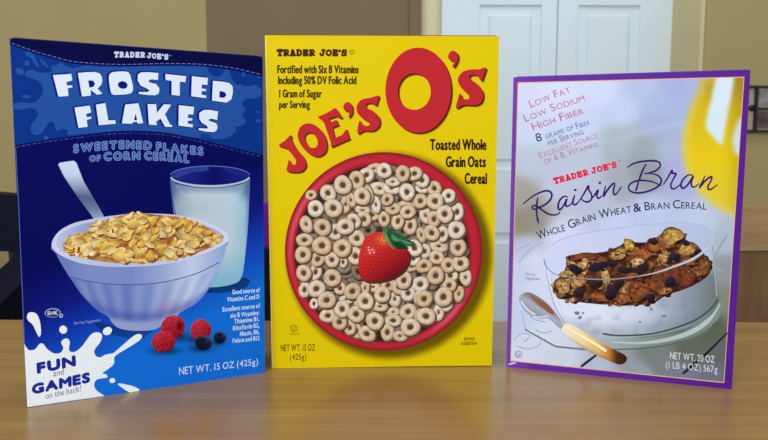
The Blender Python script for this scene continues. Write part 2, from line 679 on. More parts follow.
def oak_chair():
    Y = 1.23
    L_, R_ = at(722, 210, Y).x, 0.0
    W = .44
    xc = at(690, 210, Y).x + W / 2
    t = empty('dining_chair', (xc, Y - .2, 0), 'oak dining chair behind the table at the right edge, pale rail over brown panel', 'chair')
    ztop, zr = at(768, 205, Y).z, at(768, 249, Y).z
    curved_panel('top_rail', W, zr, ztop, .2, .02, .03, M_cha, t, arch=.006, bev=.006)
    curved_panel('back_panel', W - .082, .47, zr - .006, .212, .015, .012, M_chb, t)
    for sx in (-1, 1):
        box('leg', (sx * (W / 2 - .02) - .018, .185, 0), (sx * (W / 2 - .02) + .018, .215, zr - .001), M_cha, t, .004)
        box('leg', (sx * (W / 2 - .02) - .018, -.19, 0), (sx * (W / 2 - .02) + .018, -.155, .43), M_cha, t, .004)
    box('seat', (-W / 2, -.2, .431), (W / 2, .18, .465), M_cha, t, .008, 3)
    return t


oak_chair()

M_navy = mat('navy_upholstery', (8, 9, 32), 0.85, 0.2, (60, 0.25, (1, 1, 1)), bump=.3)
M_blk = mat('black_upholstery', (14, 10, 10), 0.85, 0.2, (60, 0.25, (1, 1, 1)), bump=.3)
M_metal = mat('black_chair_metal', (18, 18, 22), 0.4, 0.5, (20, 0.1, (1, 1, 1)))
M_purple = mat('purple_fleece', (104, 26, 122), 0.95, 0.1, (90, 0.25, (1, 1, 1)), bump=.5)


def tub_chair():
    Y = 1.26
    W = .52
    xc = at(40, 200, Y).x - W / 2
    t = empty('armchair', (xc, Y - .2, 0), 'navy upholstered armchair behind the table at the left edge', 'chair')
    z1, z0 = at(8, 190, Y).z, at(8, 250, Y).z
    curved_panel('backrest', W, z0, z1, .2, .03, .05, M_navy, t, arch=.012, bev=.012)
    # rounded arm panels with a sloping top
    for sx in (-1, 1):
        bm = bmesh.new()
        pr = spl([(-.22, .47), (-.22, .60), (-.15, .67), (0, .71), (.14, .755), (.19, .76), (.19, .47)], False, 5)
        a = [bm.verts.new((sx * W / 2 - .03, p[0], p[1])) for p in pr]
        b = [bm.verts.new((sx * W / 2 + .03, p[0], p[1])) for p in pr]
        bm.faces.new(a)
        bm.faces.new(b[::-1])
        for i in range(len(pr)):
            j = (i + 1) % len(pr)
            bm.faces.new((a[i], a[j], b[j], b[i]))
        link('arm', bm_mesh('arm', bm), M_navy, t)
    # padded inner back under the gap
    curved_panel('lumbar_cushion', W - .07, .47, at(8, 268, Y).z, .15, .02, .05, M_navy, t, arch=.03, bev=.01)
    box('seat', (-W / 2, -.22, .38), (W / 2, .25, .469), M_navy, t, .02, 3)
    for sx in (-1, 1):
        box('back_post', (sx * .2 - .012, .215, .46), (sx * .2 + .012, .235, z0 + .02), M_metal, t, .003)
        for y in (-.2, .21):
            box('leg', (sx * .22 - .015, y - .015, 0), (sx * .22 + .015, y + .015, .381), M_metal, t, .003)
    return t


tub_chair()


def black_chair():
    Y = 1.26
    W = .40
    xc = at(262, 200, Y).x - W / 2 + .07
    t = empty('side_chair', (xc, Y - .2, 0), 'black padded chair behind the table, seen between the blue and yellow boxes', 'chair')
    z1 = at(268, 209, Y).z
    curved_panel('backrest', W, .50, z1, .2, .02, .03, M_blk, t, arch=.006, bev=.006)
    box('seat', (-W / 2, -.2, .43), (W / 2, .19, .48), M_blk, t, .012, 3)
    for sx in (-1, 1):
        for y in (-.17, .17):
            box('leg', (sx * .17 - .013, y - .013, 0), (sx * .17 + .013, y + .013, .431), M_metal, t, .003)
    # fleece hung over the top of the backrest, rumpled lower edge
    bm = bmesh.new()
    n = 26
    grid_ = []
    for i in range(n + 1):
        s_ = i / n * 2 - 1
        fy = -.02 * s_ * s_
        wob = .006 * math.sin(s_ * 9) + .004 * math.sin(s_ * 23 + 1)
        zt = z1 - .006 * s_ * s_
        prof = []
        for k in range(8):                   # front side, hem up to the top
            u = k / 7
            prof.append((.2 + fy - .010 - abs(wob) * (1 - u), zt - (.052 + wob * 2) * (1 - u) + .004))
        prof += [(.2 + fy - .004, zt + .009), (.2 + fy + .015, zt + .012), (.2 + fy + .034, zt + .009)]
        for k in range(8):
            u = k / 7
            prof.append((.2 + fy + .040 + abs(wob) * u, zt + .004 - .2 * u))
        grid_.append([bm.verts.new((s_ * .17, a, b)) for a, b in prof])
    for a, b in zip(grid_, grid_[1:]):
        for k in range(len(a) - 1):
            bm.faces.new((a[k], a[k + 1], b[k + 1], b[k]))
    me = bm_mesh('jacket', bm)
    for p in me.polygons:
        p.use_smooth = True
    j = link('fleece_jacket', me, M_purple)
    j.location = t.location
    md = j.modifiers.new('thick', 'SOLIDIFY')
    md.thickness = .004
    md.offset = 0.5
    tag(j, 'purple fleece jacket hung over the back of the black chair', 'jacket')


black_chair()

# collage of photographs in a black frame on the right wall
M_frame = mat('black_frame', (12, 10, 10), 0.4, 0.4, (30, 0.1, (1, 1, 1)))
M_mat = mat('cream_mount', (182, 170, 138), 0.8, 0.2, (30, 0.03, (1, 1, 1)))
fa, fb = at(748, 85.5, YR - .02), at(748, 132, YR - .02)
pf = empty('picture_frame', (fa.x, YR - .001, fb.z), 'black collage picture frame on the right wall beside the purple box', 'picture frame')
PW, PH = .30, fa.z - fb.z
bm = bmesh.new()
bt = .007
for lo, hi in (((0, 0), (PW, bt)), ((0, PH - bt), (PW, PH)), ((0, bt), (bt * .4, PH - bt)), ((PW - bt, bt), (PW, PH - bt)),
               ((.026, bt), (.034, PH - bt)), ((.12, bt), (.128, PH - bt)), ((.21, bt), (.218, PH - bt)), ((.034, PH * .48), (PW - bt, PH * .48 + .007))):
    add_box(bm, (lo[0], -.020, lo[1]), (hi[0], -.002, hi[1]), 0)
link('frame', bm_mesh('frame', bm), M_frame, pf)
box('mount', (.002, -.010, .002), (PW - .002, 0, PH - .002), M_mat, pf)
bm = bmesh.new()
bmesh.ops.create_uvsphere(bm, u_segments=16, v_segments=8, radius=.010)
bmesh.ops.scale(bm, vec=(1, .5, 1), verts=bm.verts)
bmesh.ops.translate(bm, vec=(.018, -.014, PH * .52), verts=bm.verts)
link('boss', bm_mesh('boss', bm), M_frame, pf)
pcs = [(90, 74, 70), (150, 140, 140), (80, 70, 78), (120, 104, 92), (140, 128, 118), (70, 62, 60)]
for i, (x0, x1) in enumerate(((.037, .117), (.131, .207), (.221, PW - .013))):
    for j, (z0, z1) in enumerate(((bt + .004, PH * .48 - .004), (PH * .48 + .011, PH - bt - .004))):
        box('photograph', (x0, -.012, z0), (x1, -.009, z1), mat('photo_print', pcs[(i * 2 + j) % 6], .4, .4, (26, .75, (1, 1, 1.4))), pf)


# ================================================================== CEREAL CARTONS
def carton(face, depth, mats, parent, back_plumb=True):
    """folded card box: front from the printed face, sides, glued top flaps with a visible seam"""
    tl, tr, br, bl = [face.p(*q) for q in face.quad]
    bl.z = br.z = TABLE + .0004
    away = face.away
    B = [q + away * depth for q in (tl, tr, br, bl)]
    if back_plumb:
        for k, j in ((0, 3), (1, 2)):
            z = B[k].z
            B[k] = Vector((B[j].x, B[j].y, z)) + (Vector((tl - bl)) if k == 0 else Vector((tr - br))).project(face.u)
    bm = bmesh.new()
    F = [bm.verts.new(q) for q in (tl, tr, br, bl)]
    K = [bm.verts.new(q) for q in B]
    fs = [bm.faces.new(q) for q in ((F[3], F[2], F[1], F[0]), (K[0], K[1], K[2], K[3]), (F[0], F[1], K[1], K[0]),
                                    (F[2], F[3], K[3], K[2]), (F[3], F[0], K[0], K[3]), (F[1], F[2], K[2], K[1]))]
    bmesh.ops.recalc_face_normals(bm, faces=bm.faces)
    bmesh.ops.bevel(bm, geom=list(bm.edges), offset=.0007, segments=2, affect='EDGES', profile=.5)
    o = link('carton', bm_mesh('carton', bm), mats[0], parent, world=True)
    # top flap: the outer flap lies over the inner one
    c = bmesh.new()
    q0 = tl.lerp(tr, .012)
    q1 = tl.lerp(tr, .988)
    z = Vector((0, 0, .0006))
    lo = [q0 + away * .0015, q1 + away * .0015, q1 + away * depth * .6, q0 + away * depth * .6]
    a = [c.verts.new(p + z * .2) for p in lo]
    b = [c.verts.new(p + z * 1.4) for p in lo]
    c.faces.new(a[::-1])
    c.faces.new(b)
    for i in range(4):
        c.faces.new((a[i], a[(i + 1) % 4], b[(i + 1) % 4], b[i]))
    link('top_flap', bm_mesh('top_flap', c), mats[1], parent, world=True)
    return tl, tr, br, bl


# ------------------------------------------------------------------ blue carton
f1 = Face([(9.5, 38), (262.5, 56.8), (265, 373), (27, 407.5)], -.1915, .5633, .4804, -.0136)
b1 = empty('cereal_box', f1.o, 'blue cereal box showing a white bowl of corn flakes and raspberries', 'cereal box', .4804, 'cereal boxes on the table')
M_p1 = print_material('blue_printed_card', .38)
M_c1 = mat('blue_card', (16, 22, 110), .42, .4, (40, .05, (1, 1, 1)))
carton(f1, .062, (M_c1, mat('navy_card', (8, 10, 66), .42, .4, (40, .05, (1, 1, 1)))), b1)


def bg1(x, y):
    s_ = (y - 200) + .5 * (x - 140)
    return ramp((s_ - 20) / 130, [(0, (5, 8, 92)), (.35, (11, 24, 128)), (.62, (16, 62, 185)), (1, (18, 112, 224))])


P = Print(f1, 'front_panel', b1, M_p1)
P.grid(f1.quad, 60, 90, bg1)
P.stroke([(10.4, 38.5), (14.2, 120)], 1.5, (138, 152, 196), smooth=False)
P.stroke([(14.2, 120), (18.6, 205), (27.2, 407)], .8, (84, 100, 176), smooth=False)   # rubbed edge
P.build()

up_c = [(10, 42.5), (14, 44), (25, 48), (40, 53), (55, 57), (70, 61), (85, 62.7), (105, 64), (125, 64.5), (145, 64), (160, 63.6), (180, 63.6), (200, 64.2), (215, 65.5), (230, 67.5), (245, 70.5), (262.5, 75)]
lo_c = [(14.8, 147.5), (30, 144.5), (50, 141.2), (70, 138.7), (90, 136), (110, 134), (130, 133), (150, 133.6), (170, 135.6), (190, 139.5), (210, 144), (235, 150), (263, 157)]
UPC, LOC = spl(up_c, False, 3), spl(lo_c, False, 3)
P = Print(f1, 'title_banner', b1, M_p1)
P.fill(np.concatenate([[(9.8, 38.6), (262.4, 57.3)], UPC[::-1]]), (5, 7, 66))
P.fill(np.concatenate([UPC, LOC[::-1]]), (6, 52, 140))
LT = (34, 82, 164)
inner_u = UPC + np.array([0, 2.0])
splash = [(25, 73), (30, 70), (38, 72), (46, 73), (52, 71.5), (51, 67), (56, 65.5), (61, 63), (66, 66), (72, 68), (80, 66.5), (88, 65.5), (100, 66.5), (150, 66), (200, 66.3), (207, 67.5), (209.5, 73), (216, 77), (222, 74.5),
          (225, 70), (229, 70.5), (232, 79), (238, 85), (241, 84), (243, 86), (250, 86), (256, 85), (260, 88), (262, 93), (257, 98), (246, 99), (242, 104), (245.5, 110), (242, 115), (246, 122), (240, 126), (235, 127.5), (236, 131), (230, 136),
          (224, 139), (212, 138.5), (200, 137.5), (190, 137), (170, 133), (150, 131), (130, 130.5), (110, 131.5), (90, 133.5), (76, 135), (68, 135), (67, 130), (62, 128.5), (57, 131), (55, 127), (54, 123), (50, 122), (46, 126), (42, 133), (36, 135), (31, 132),
          (31, 126), (35, 120), (38, 115), (36, 110), (30, 108), (22, 109.5), (14, 109), (13, 104), (22, 102.5), (32, 103), (39, 99), (43, 92), (41, 84), (34, 79), (27, 77)]
P.fill(spl(splash, True, 4), LT)
for q in [[(25, 53), (30, 52), (34, 56), (37, 62), (39, 67), (36, 66), (32, 59), (27, 56)], [(40, 59), (43, 60), (48, 66), (47, 67.5), (42, 63)]]:
    P.fill(spl(q), LT)
for q in [(20, 71.5, 4.5, 3, 25), (27, 63, 2.6, 2.8, 0), (26, 96.5, 4.5, 1.6, 3), (46, 138, 2, 2.5, 0), (243.5, 74.5, 1.7, 2.2, 0), (259, 77, 2, 1.3, 20), (257.5, 112, 2, 1, 10), (258, 121, 2.6, 1.6, 0)]:
    P.fill(ell(*q, n=18), LT)
for q in [(81, 136, 5.5, 2.4, -10), (206, 136.5, 6, 2.6, 15)]:
    P.fill(ell(*q, n=18), (10, 62, 154))
P.fill(np.concatenate([UPC + [0, .2], (UPC + [0, 2.2])[::-1]]), (4, 14, 92))
P.fill(np.concatenate([LOC + [0, -2.2], (LOC + [0, .2])[::-1]]), (4, 14, 92))


def dashes(P, c, wd, col, on=3.2, off=2.2):
    P.flat = True
    sg = np.concatenate([[0], np.cumsum(np.linalg.norm(np.diff(c, axis=0), axis=1))])
    t = 2.0
    while t + on < sg[-1]:
        q = [(np.interp(u, sg, c[:, 0]), np.interp(u, sg, c[:, 1])) for u in (t, t + on / 2, t + on)]
        P.stroke(q, wd, col, smooth=False)
        t += on + off
    P.flat = False


dashes(P, UPC, .62, (128, 134, 190))
dashes(P, LOC, .62, (110, 118, 182))
P.build()

P = Print(f1, 'brand_lettering', b1, M_p1)
P.slab('TRADER', [(114.3, 57.6), (145, 57.9)], 6.1, (205, 218, 250), th=.29, gap=.16)
P.slab("JOE'S", [(147, 58.4), (168.4, 60.1)], 6.0, (205, 218, 250), th=.29, gap=.16)
P.stroke([(169.5, 55.5), (171.5, 55.7)], .8, (110, 120, 180), smooth=False)
P.build()

TITLE = [
    [[(52.9, 75.1), (71.2, 73.9), (72.3, 80.4), (66.3, 82.1), (67, 85.3), (72.1, 85.4), (72.4, 87.4), (67.6, 88.4), (68.5, 95.9), (58.5, 96.7)]],
    [[(77.9, 73), (86, 72.2), (95.6, 72), (99.9, 73.6), (101.8, 77), (102.4, 80.4), (101.3, 84.5), (97.5, 88.7), (102.4, 93.6), (96.9, 94.7), (90.7, 90), (90.7, 95.6), (82, 96.5)],
     [(88.2, 80.4), (93.1, 80.6), (95, 83.5), (93.8, 86.6), (89.4, 87.8)]],
    [spl([(109, 77), (111, 73), (116, 71.8), (124, 71.5), (129, 73), (131.2, 79), (133, 87), (132, 92), (128, 94), (118, 94.8), (112, 94), (110, 88)], True, 4), ell(122.7, 85, 4.9, 3.8, 10, 18)],
    [[(137.9, 74.5), (141.3, 72.3), (150, 72.3), (158.4, 73.1), (157.8, 80), (151.5, 79.3), (148.6, 80.4), (149, 82.2), (155.8, 84), (159.3, 88.1), (158.9, 93.2), (155, 95.3), (146, 94.9), (138.7, 93.7), (138.4, 92), (147.3, 92), (149.6, 90.7), (147.6, 88.9), (140.5, 85.4), (137.6, 80.5)]],
    [[(165.2, 74), (186.1, 76.2), (185.3, 82.2), (179.7, 81.8), (179.7, 95.8), (171.6, 94.9), (171.6, 80.8), (165.7, 80.1)]],
    [[(191.9, 76.2), (207.8, 77.9), (207.3, 84.9), (201.8, 84.6), (201.6, 88.3), (206.3, 89.3), (206.1, 91), (201.4, 91.3), (201.6, 94.5), (206.3, 95.7), (206, 98.1), (191.2, 96.3)]],
    [[(212.9, 80.8), (223, 81.7), (229.1, 83), (232.6, 86.4), (232.8, 93), (231.4, 99.2), (226.5, 102.6), (212, 100.6)], [(219.7, 90.7), (224.8, 92.2), (226.5, 95), (224.3, 97.8), (219.2, 97.5)]],
    [[(74.5, 107.6), (89.6, 105.6), (91.2, 112.4), (86.1, 113.9), (86.5, 117), (91.2, 116.7), (91.5, 118.4), (86.7, 120), (87.6, 126.8), (78.5, 127.9)]],
    [[(95.9, 104.6), (105.3, 103.2), (108.3, 120.3), (115.3, 120.3), (115.6, 123.7), (98.8, 125.2)]],
    [[(125.2, 104.6), (138.3, 103.2), (143.2, 123.1), (137.8, 123.7), (137.2, 121.9), (133, 122.1), (132, 123.7), (121.9, 123.4)], [(135.7, 113.5), (137.2, 120), (133.8, 120.4)]],
    [[(147.6, 104.1), (156, 104.1), (157, 112.6), (163.8, 104.3), (171.1, 104.6), (164.9, 114.3), (170, 124.5), (172.2, 125.2), (172, 126.8), (165, 126.8), (160.6, 118.6), (156.2, 121.5), (156.8, 125.2), (149, 124.6)]],
    [[(178.8, 105.2), (194.1, 106.9), (193.3, 114.5), (188.2, 114.3), (187.8, 117.6), (192.4, 118.6), (192.2, 120.3), (187.7, 120.9), (187.8, 123.4), (193, 124.6), (192.4, 127.3), (178.5, 125.6)]],
    [[(199.3, 113), (203.5, 110), (210, 109.9), (218, 111.5), (217.2, 120), (211, 118.6), (208.4, 119.6), (209.5, 121), (216.3, 123.3), (217.6, 127), (216.8, 130), (213.7, 132.1), (206, 131.6), (198.4, 129.9), (198.7, 128.2), (206.9, 128.7), (208, 127.2), (206, 125.2), (201.8, 122.8), (199.3, 119)]],
]
P = Print(f1, 'title_lettering', b1, M_p1)
for q in TITLE:
    for dx, dy in ((-2.3, -.2), (-1.4, -1.4), (-.9, .7)):
        P.fill([np.asarray(q[0]) + [dx, dy]], (9, 26, 126))
for q in TITLE:
    P.fill([np.asarray(k, float) for k in q], (222, 236, 255))
P.build()

P = Print(f1, 'subtitle_lettering', b1, M_p1)
a1 = spl([(74, 152.4), (99, 149.7), (125, 148.3), (149, 149.2), (158, 150), (180, 152.4), (202.5, 154.8)], False)
a2, a3, a4 = [(90, 161.3), (100, 160.6)], [(104.5, 160), (139.5, 159.2)], [(145, 159.2), (165, 160.2), (188.5, 162.4)]
for wt, col in ((.095, (128, 152, 218)), (.03, (52, 100, 168))):
    ex = .7 if wt > .05 else 0
    for t_, pa, h in (('SWEETENED FLAKES', a1, 7.2), ('OF', a2, 5.2), ('CORN', a3, 7.2), ('CEREAL', a4, 7.2)):
        P.text(t_, pa, h, col, wt=wt, gap=.30 - 2 * wt)
P.build()

# glass of milk
P = Print(f1, 'printed_milk_glass', b1, M_p1)
glass = spl([(170.3, 177), (176, 184), (195, 186), (210, 186.5), (228, 186), (244, 183), (249.8, 177), (249.3, 200), (247.5, 232), (244, 265), (241.5, 277), (236, 283), (222, 286.5), (205, 287), (195, 283), (188, 262), (176, 222), (172, 200)], True, 3)


def milk(x, y):
    c = ramp((x - 170) / 80, [(0, (92, 112, 158)), (.08, (150, 172, 200)), (.3, (192, 210, 226)), (.75, (188, 212, 232)), (.93, (158, 202, 230)), (1, (90, 130, 190))])
    k = sstep(240, 290, y)[..., None]
    c = c * (1 - k) + np.array([128, 190, 218]) * k
    sh = np.exp(-((x - 190) / 22) ** 2 - ((y - 208) / 8) ** 2)[..., None]
    c = c * (1 - .25 * sh) + np.array([150, 168, 172]) * .25 * sh
    top = np.maximum(sstep(195, 189, y) * .55, sstep(206, 190, y) * sstep(26, 38, np.abs(x - 210)))[..., None]
    return c * (1 - .7 * top) + np.array([70, 92, 150]) * .7 * top


P.fill(spl([(178, 283), (200, 279), (240, 277), (250, 282), (240, 290), (215, 293), (190, 291)]), lambda x, y: bg1(x, y) * .62)
P.fill(glass, milk, 3)
P.fill(ell(210, 176, 40, 10), lambda x, y: ramp(sstep(-30, 30, x - 214), [(0, (22, 32, 132)), (.5, (8, 12, 98)), (1, (20, 30, 130))]), 3)
P.fill(spl([(172, 176), (180, 170), (195, 167.3), (208, 167), (206, 171), (190, 173), (178, 178)]), (44, 60, 152), None)
P.fill(spl([(222, 167.5), (238, 170), (246, 174), (240, 176), (228, 172)]), (26, 36, 134))
P.stroke(ell(210, 176, 40, 10)[21:40], .9, (92, 112, 186), smooth=False)
P.stroke(ell(210, 176, 39.6, 10)[1:20], 1.7, (178, 204, 224), smooth=False)
P.stroke(ell(210, 178, 38.6, 10)[2:19], .7, (70, 92, 140), smooth=False)
P.stroke([(171.5, 184), (172.5, 200), (178, 224)], 1.1, (64, 88, 160))
P.build()

# spoon, bowl and flakes
P = Print(f1, 'printed_spoon', b1, M_p1)
P.fill([(58.2, 164.5), (60, 162.6), (73.6, 160.7), (76.4, 162.8), (84, 182), (94, 199), (105.5, 219), (104, 222), (96, 222), (90.5, 214), (77, 196), (63.6, 176)],
       lambda x, y: ramp((y - 160) / 60, [(0, (205, 222, 250)), (.25, (196, 212, 242)), (.45, (142, 158, 198)), (.62, (84, 98, 140)), (.8, (104, 120, 162)), (1, (160, 178, 218))]) *
       (1 - .28 * sstep(0, -6, (x - 66) - (y - 176) * .68))[..., None], 2)
P.build()

P = Print(f1, 'printed_bowl', b1, M_p1)
body = spl([(57, 246), (56.4, 254), (62.7, 266), (71, 279), (82, 295), (96.5, 309.5), (108, 316.5), (112, 322.5), (120, 328.5), (136.6, 330.8), (156, 329), (172, 321), (181, 312), (200, 300), (214, 279.5), (222, 262), (225.6, 248), (222, 242), (140, 250)], True, 4)


def bowl_col(x, y):
    g = 284.5 - 8.0 * ((x - 130) / 62) ** 2
    c = ramp((x - 55) / 170, [(0, (92, 114, 186)), (.2, (116, 140, 204)), (.45, (114, 138, 206)), (.62, (142, 166, 220)), (.8, (186, 206, 242)), (1, (140, 168, 226))])
    fac = .5 + .5 * np.sin((x - 132) / np.maximum(12, 25 - np.abs(x - 140) * .12 - (y - 285) * .22) * 6.283)
    low = sstep(0, 2, y - g)
    c = c + (low * (fac - .5) * 22)[..., None] * np.array([1, 1, .5])
    up = (1 - low)[..., None]
    c = c * (1 - up) + (c + np.array([10, 6, 4])) * up
    dk = np.exp(-((y - (317 - ((x - 140) / 40) ** 2 * 8)) / 5.5) ** 2)[..., None] * .55
    c = c * (1 - dk) + np.array([70, 86, 176]) * dk
    ft = sstep(319, 325, y + ((x - 140) / 40) ** 2 * 6)[..., None]
    c = c * (1 - ft) + np.array([150, 166, 218]) * ft
    rd = np.exp(-((x - 168) / 10) ** 2 - ((y - 306) / 7) ** 2)[..., None] * .3
    return c * (1 - rd) + np.array([190, 120, 170]) * rd


P.fill(spl([(96, 322), (130, 330), (160, 330), (185, 322), (190, 328), (165, 338), (130, 338), (104, 332)]), lambda x, y: bg1(x, y) * .72)
P.fill(body, bowl_col, 1.7)
P.stroke([(70, 276.5), (82, 280), (96.5, 282.6), (113, 284.2), (130, 284.7), (147, 284), (162, 282.3), (182, 278), (200, 272), (219, 262.5)], .9, (76, 90, 160))
rim_o = spl([(51.8, 243), (55, 236), (62, 229), (75, 222.7), (92, 219), (110, 216), (135, 213.5), (165, 214), (183, 216), (199, 219.3), (214.5, 225.7), (225.6, 232), (228.6, 238), (225.6, 243), (214.5, 249.3), (199, 256), (183, 261), (151, 265.8), (115, 267), (95, 265.5), (78, 262.5), (62, 256), (53, 249)], True, 4)
P.fill(rim_o, lambda x, y: ramp((x - 50) / 180, [(0, (206, 216, 248)), (.3, (184, 198, 240)), (.6, (196, 208, 244)), (1, (214, 224, 250))]), 4)
P.fill(spl([(56, 243), (62, 233), (78, 225.5), (95, 222), (150, 218), (190, 221), (212, 228), (222, 234), (224, 238), (218, 243), (196, 252), (160, 260), (120, 262), (85, 259), (64, 252)], True, 4),
       lambda x, y: ramp((x - 55) / 170, [(0, (190, 202, 244)), (.2, (150, 160, 214)), (.8, (150, 156, 200)), (1, (186, 192, 226))]), 4)
holder = P.build()

P = Print(f1, 'printed_flakes', holder, M_p1)
mound = spl([(63.5, 251), (66, 241), (74, 235.5), (86, 232), (93, 224), (105, 220), (120, 216), (133, 212.5), (150, 214), (165, 215.5), (180, 217), (195, 221), (206, 227), (216, 233), (222, 236), (219, 242.5), (206, 249.5), (186, 256), (160, 261), (130, 263.2), (105, 262), (85, 258), (71, 254)], True, 4)
P.fill(mound, lambda x, y: ramp(vnoise(x, y, 5, 3), [(0, (112, 62, 34)), (.5, (186, 128, 64)), (1, (226, 182, 96))]), 2.5)
fl = []
while len(fl) < 250:
    x, y = random.uniform(62, 222), random.uniform(210, 264)
    if inside([mound], np.array([x]), np.array([y]))[0]:
        fl.append((y + random.uniform(-9, 9), x, y))
for _, x, y in sorted(fl):
    edge = pdist(mound, np.array([x]), np.array([y]))[0]
    sz = min(random.uniform(4.0, 7.6), max(2.6, edge * .75 + 2.2))
    b0 = random.choice([(240, 206, 112), (244, 218, 138), (236, 196, 88), (248, 230, 168), (230, 184, 80), (242, 214, 140)])
    ph = random.uniform(0, 6.28)
    br = random.uniform(.62, .95)

    def fcol(t, a, X, Y, b0=b0, ph=ph, br=br):
        sh = .90 + .16 * np.cos(a - ph) * t + .16 * (vnoise(X, Y, 1.8, 9) - .5)
        c = np.array(b0)[None] * sh[:, None]
        e = sstep(.62, 1, t)[:, None] * sstep(-.2, 1, np.cos(a - ph + 3.1))[:, None] * br
        return c * (1 - e) + np.array([164, 92, 40]) * e
    ry_, ro_ = sz * random.uniform(.42, .74), random.uniform(-50, 30)
    if edge > 2.5:
        P.blob(x + .5, y + 1.1, sz * 1.03, ry_ * 1.05, ro_, random.choice([(150, 88, 44), (122, 64, 36), (190, 130, 62)]), 1, 14, .1)
    P.blob(x, y, sz, ry_, ro_, fcol, 4, 16, .12)
P.build()


def berry(P, cx, cy, rx, ry, rot, cup=None):
    def c(t, a, X, Y):
        q = ((X - cx) * -.5 + (Y - cy) * -.85) / rx
        return ramp(.5 + .5 * q, [(0, (84, 6, 20)), (.45, (160, 18, 34)), (1, (198, 40, 54))])
    P.blob(cx, cy, rx, ry, rot, c, 4, 26, .03)
    r = math.radians(rot)
    for j in range(-4, 5):
        for i in range(-4, 5):
            u, v = (i + .5 * (j % 2)) / 4.2, j / 4.6
            if u * u + v * v > .82:
                continue
            u, v = u + random.uniform(-.05, .05), v + random.uniform(-.05, .05)
            x = cx + rx * u * math.cos(r) - ry * v * math.sin(r)
            y = cy + rx * u * math.sin(r) + ry * v * math.cos(r)
            k = .5 + .5 * ((x - cx) * -.5 + (y - cy) * -.85) / rx
            lo = np.array([104, 8, 24]) + k * np.array([74, 14, 18])
            hi = np.array([164, 26, 42]) + k * np.array([62, 62, 66]) * random.uniform(.5, 1.1)

            def dc(t, a, X, Y, lo=lo, hi=hi, x=x, y=y):
                q = np.clip(.55 - ((X - x) * .5 + (Y - y) * .8) / 2.6, 0, 1)[:, None]
                return lo * (1 - q) + hi * q
            P.blob(x, y, 1.55, 1.45, 0, dc, 2, 8)
    if cup:
        P.blob(*cup, 0, lambda t, a, X, Y: ramp(t, [(0, (70, 6, 16)), (1, (128, 14, 30))]), 2, 14)


P = Print(f1, 'printed_berry_shadow', b1, M_p1)


def under(x, y):
    k = np.zeros(x.shape)
    for cx, cy, rx, ry, a in ((165, 350.5, 15, 4.5, .62), (178, 337, 13, 5, .55), (196, 339, 13, 5, .5), (201, 348.5, 12, 4, .65), (217, 342.6, 8, 3.4, .55)):
        k = np.maximum(k, a * np.exp(-(((x - cx) / rx) ** 2 + ((y - cy) / ry) ** 2) * 1.3))
    return bg1(x, y) * (1 - k)[..., None]


P.fill(spl([(140, 345), (155, 330), (180, 318), (215, 322), (236, 338), (225, 352), (200, 360), (160, 364)]), under, 2)
P.build()
for q in ((173, 327, 12.4, 11.2, -15, (179.5, 326, 3.0, 4.4)), (163.8, 341.4, 12.2, 10.3, -25), (200.8, 330.3, 10.6, 10.8, 0)):
    P = Print(f1, 'printed_raspberry', b1, M_p1)
    berry(P, *q)
    P.build()
for cx, cy, rx, ry in ((220, 337.4, 6.4, 6.3), (203.6, 342.6, 8.4, 7.4)):
    P = Print(f1, 'printed_blueberry', b1, M_p1)

    def bc(t, a, X, Y, cx=cx, cy=cy, rx=rx):
        q = .5 - ((X - cx) * -.3 + (Y - cy) * .9) / rx * .5
        return ramp(q, [(0, (8, 10, 26)), (.55, (22, 30, 58)), (1, (78, 96, 132))])
    P.blob(cx, cy, rx, ry, 0, bc, 4, 22, .02)
    P.blob(cx - .5, cy - ry * .45, rx * .38, ry * .22, 0, (16, 22, 40), 2, 12)
    P.build()

# splash with the back-of-box notice
P = Print(f1, 'printed_splash', b1, M_p1)
WH = (236, 247, 255)
pre = spl([(24.2, 343.5), (26.5, 347.5), (29.5, 350.2), (35, 349.3), (39, 344.5), (41.5, 343.3), (43.8, 344.5), (47.8, 349.5), (54.2, 353.4), (60.5, 352.6), (63.4, 348), (61.2, 342.8), (63.5, 339.3), (67.5, 338.6), (69.8, 342), (69.2, 350.5), (74.8, 351.8), (81.2, 347.2), (86, 341), (91, 334.5), (97, 332.1), (102, 335), (100.3, 342), (94.5, 350), (96, 356), (100.5, 357.2), (105, 354.8), (110.5, 353.6), (114, 352.6), (124, 344), (134, 335.6), (139.5, 334), (142.2, 336.3), (138.6, 341), (126, 349), (115, 356.2), (114, 363.6), (108.6, 368.7), (102.5, 373.2), (106.4, 374.4), (107, 377.6), (98, 379), (94.2, 383.6), (96, 389.8), (104.5, 395.8)], False, 4)
P.fill(np.concatenate([pre, [(27.3, 407.0)]]), WH)
P.fill(spl([(26.9, 316.5), (28.8, 312.7), (33.3, 312.3), (37.3, 315), (40.2, 322.7), (40.9, 333), (39.4, 336.7), (37.3, 334), (32.8, 325), (28.2, 320.5)]), WH)
for q in ((63.2, 329.6, 3.9, 4.1, -20), (107.4, 331, 4.8, 3.9, -30), (112.3, 380.5, 3.0, 2.5, 0)):
    P.fill(ell(*q, n=22), WH)
P.fill(spl([(117.8, 383.6), (128.6, 385), (136.5, 387.6), (139.5, 390.4), (134, 391.6), (129.5, 392.2), (124, 389)]), WH)
P.build()
P = Print(f1, 'notice_lettering', b1, M_p1)
NV = (28, 44, 158)
P.text('FUN', [(38, 372.8), (75, 365.2)], 9.0, NV, wt=.085, shear=-.06, gap=.02)
P.text('GAMES', [(32.8, 393.6), (89.3, 381.6)], 8.6, NV, wt=.08, shear=-.02, gap=.0)
P.text('and', [(53.2, 376.6), (63.6, 374.4)], 6.2, (92, 104, 150))
P.text('on the back!', [(45.6, 399), (81, 391.2)], 6.0, (92, 104, 150))
P.build()

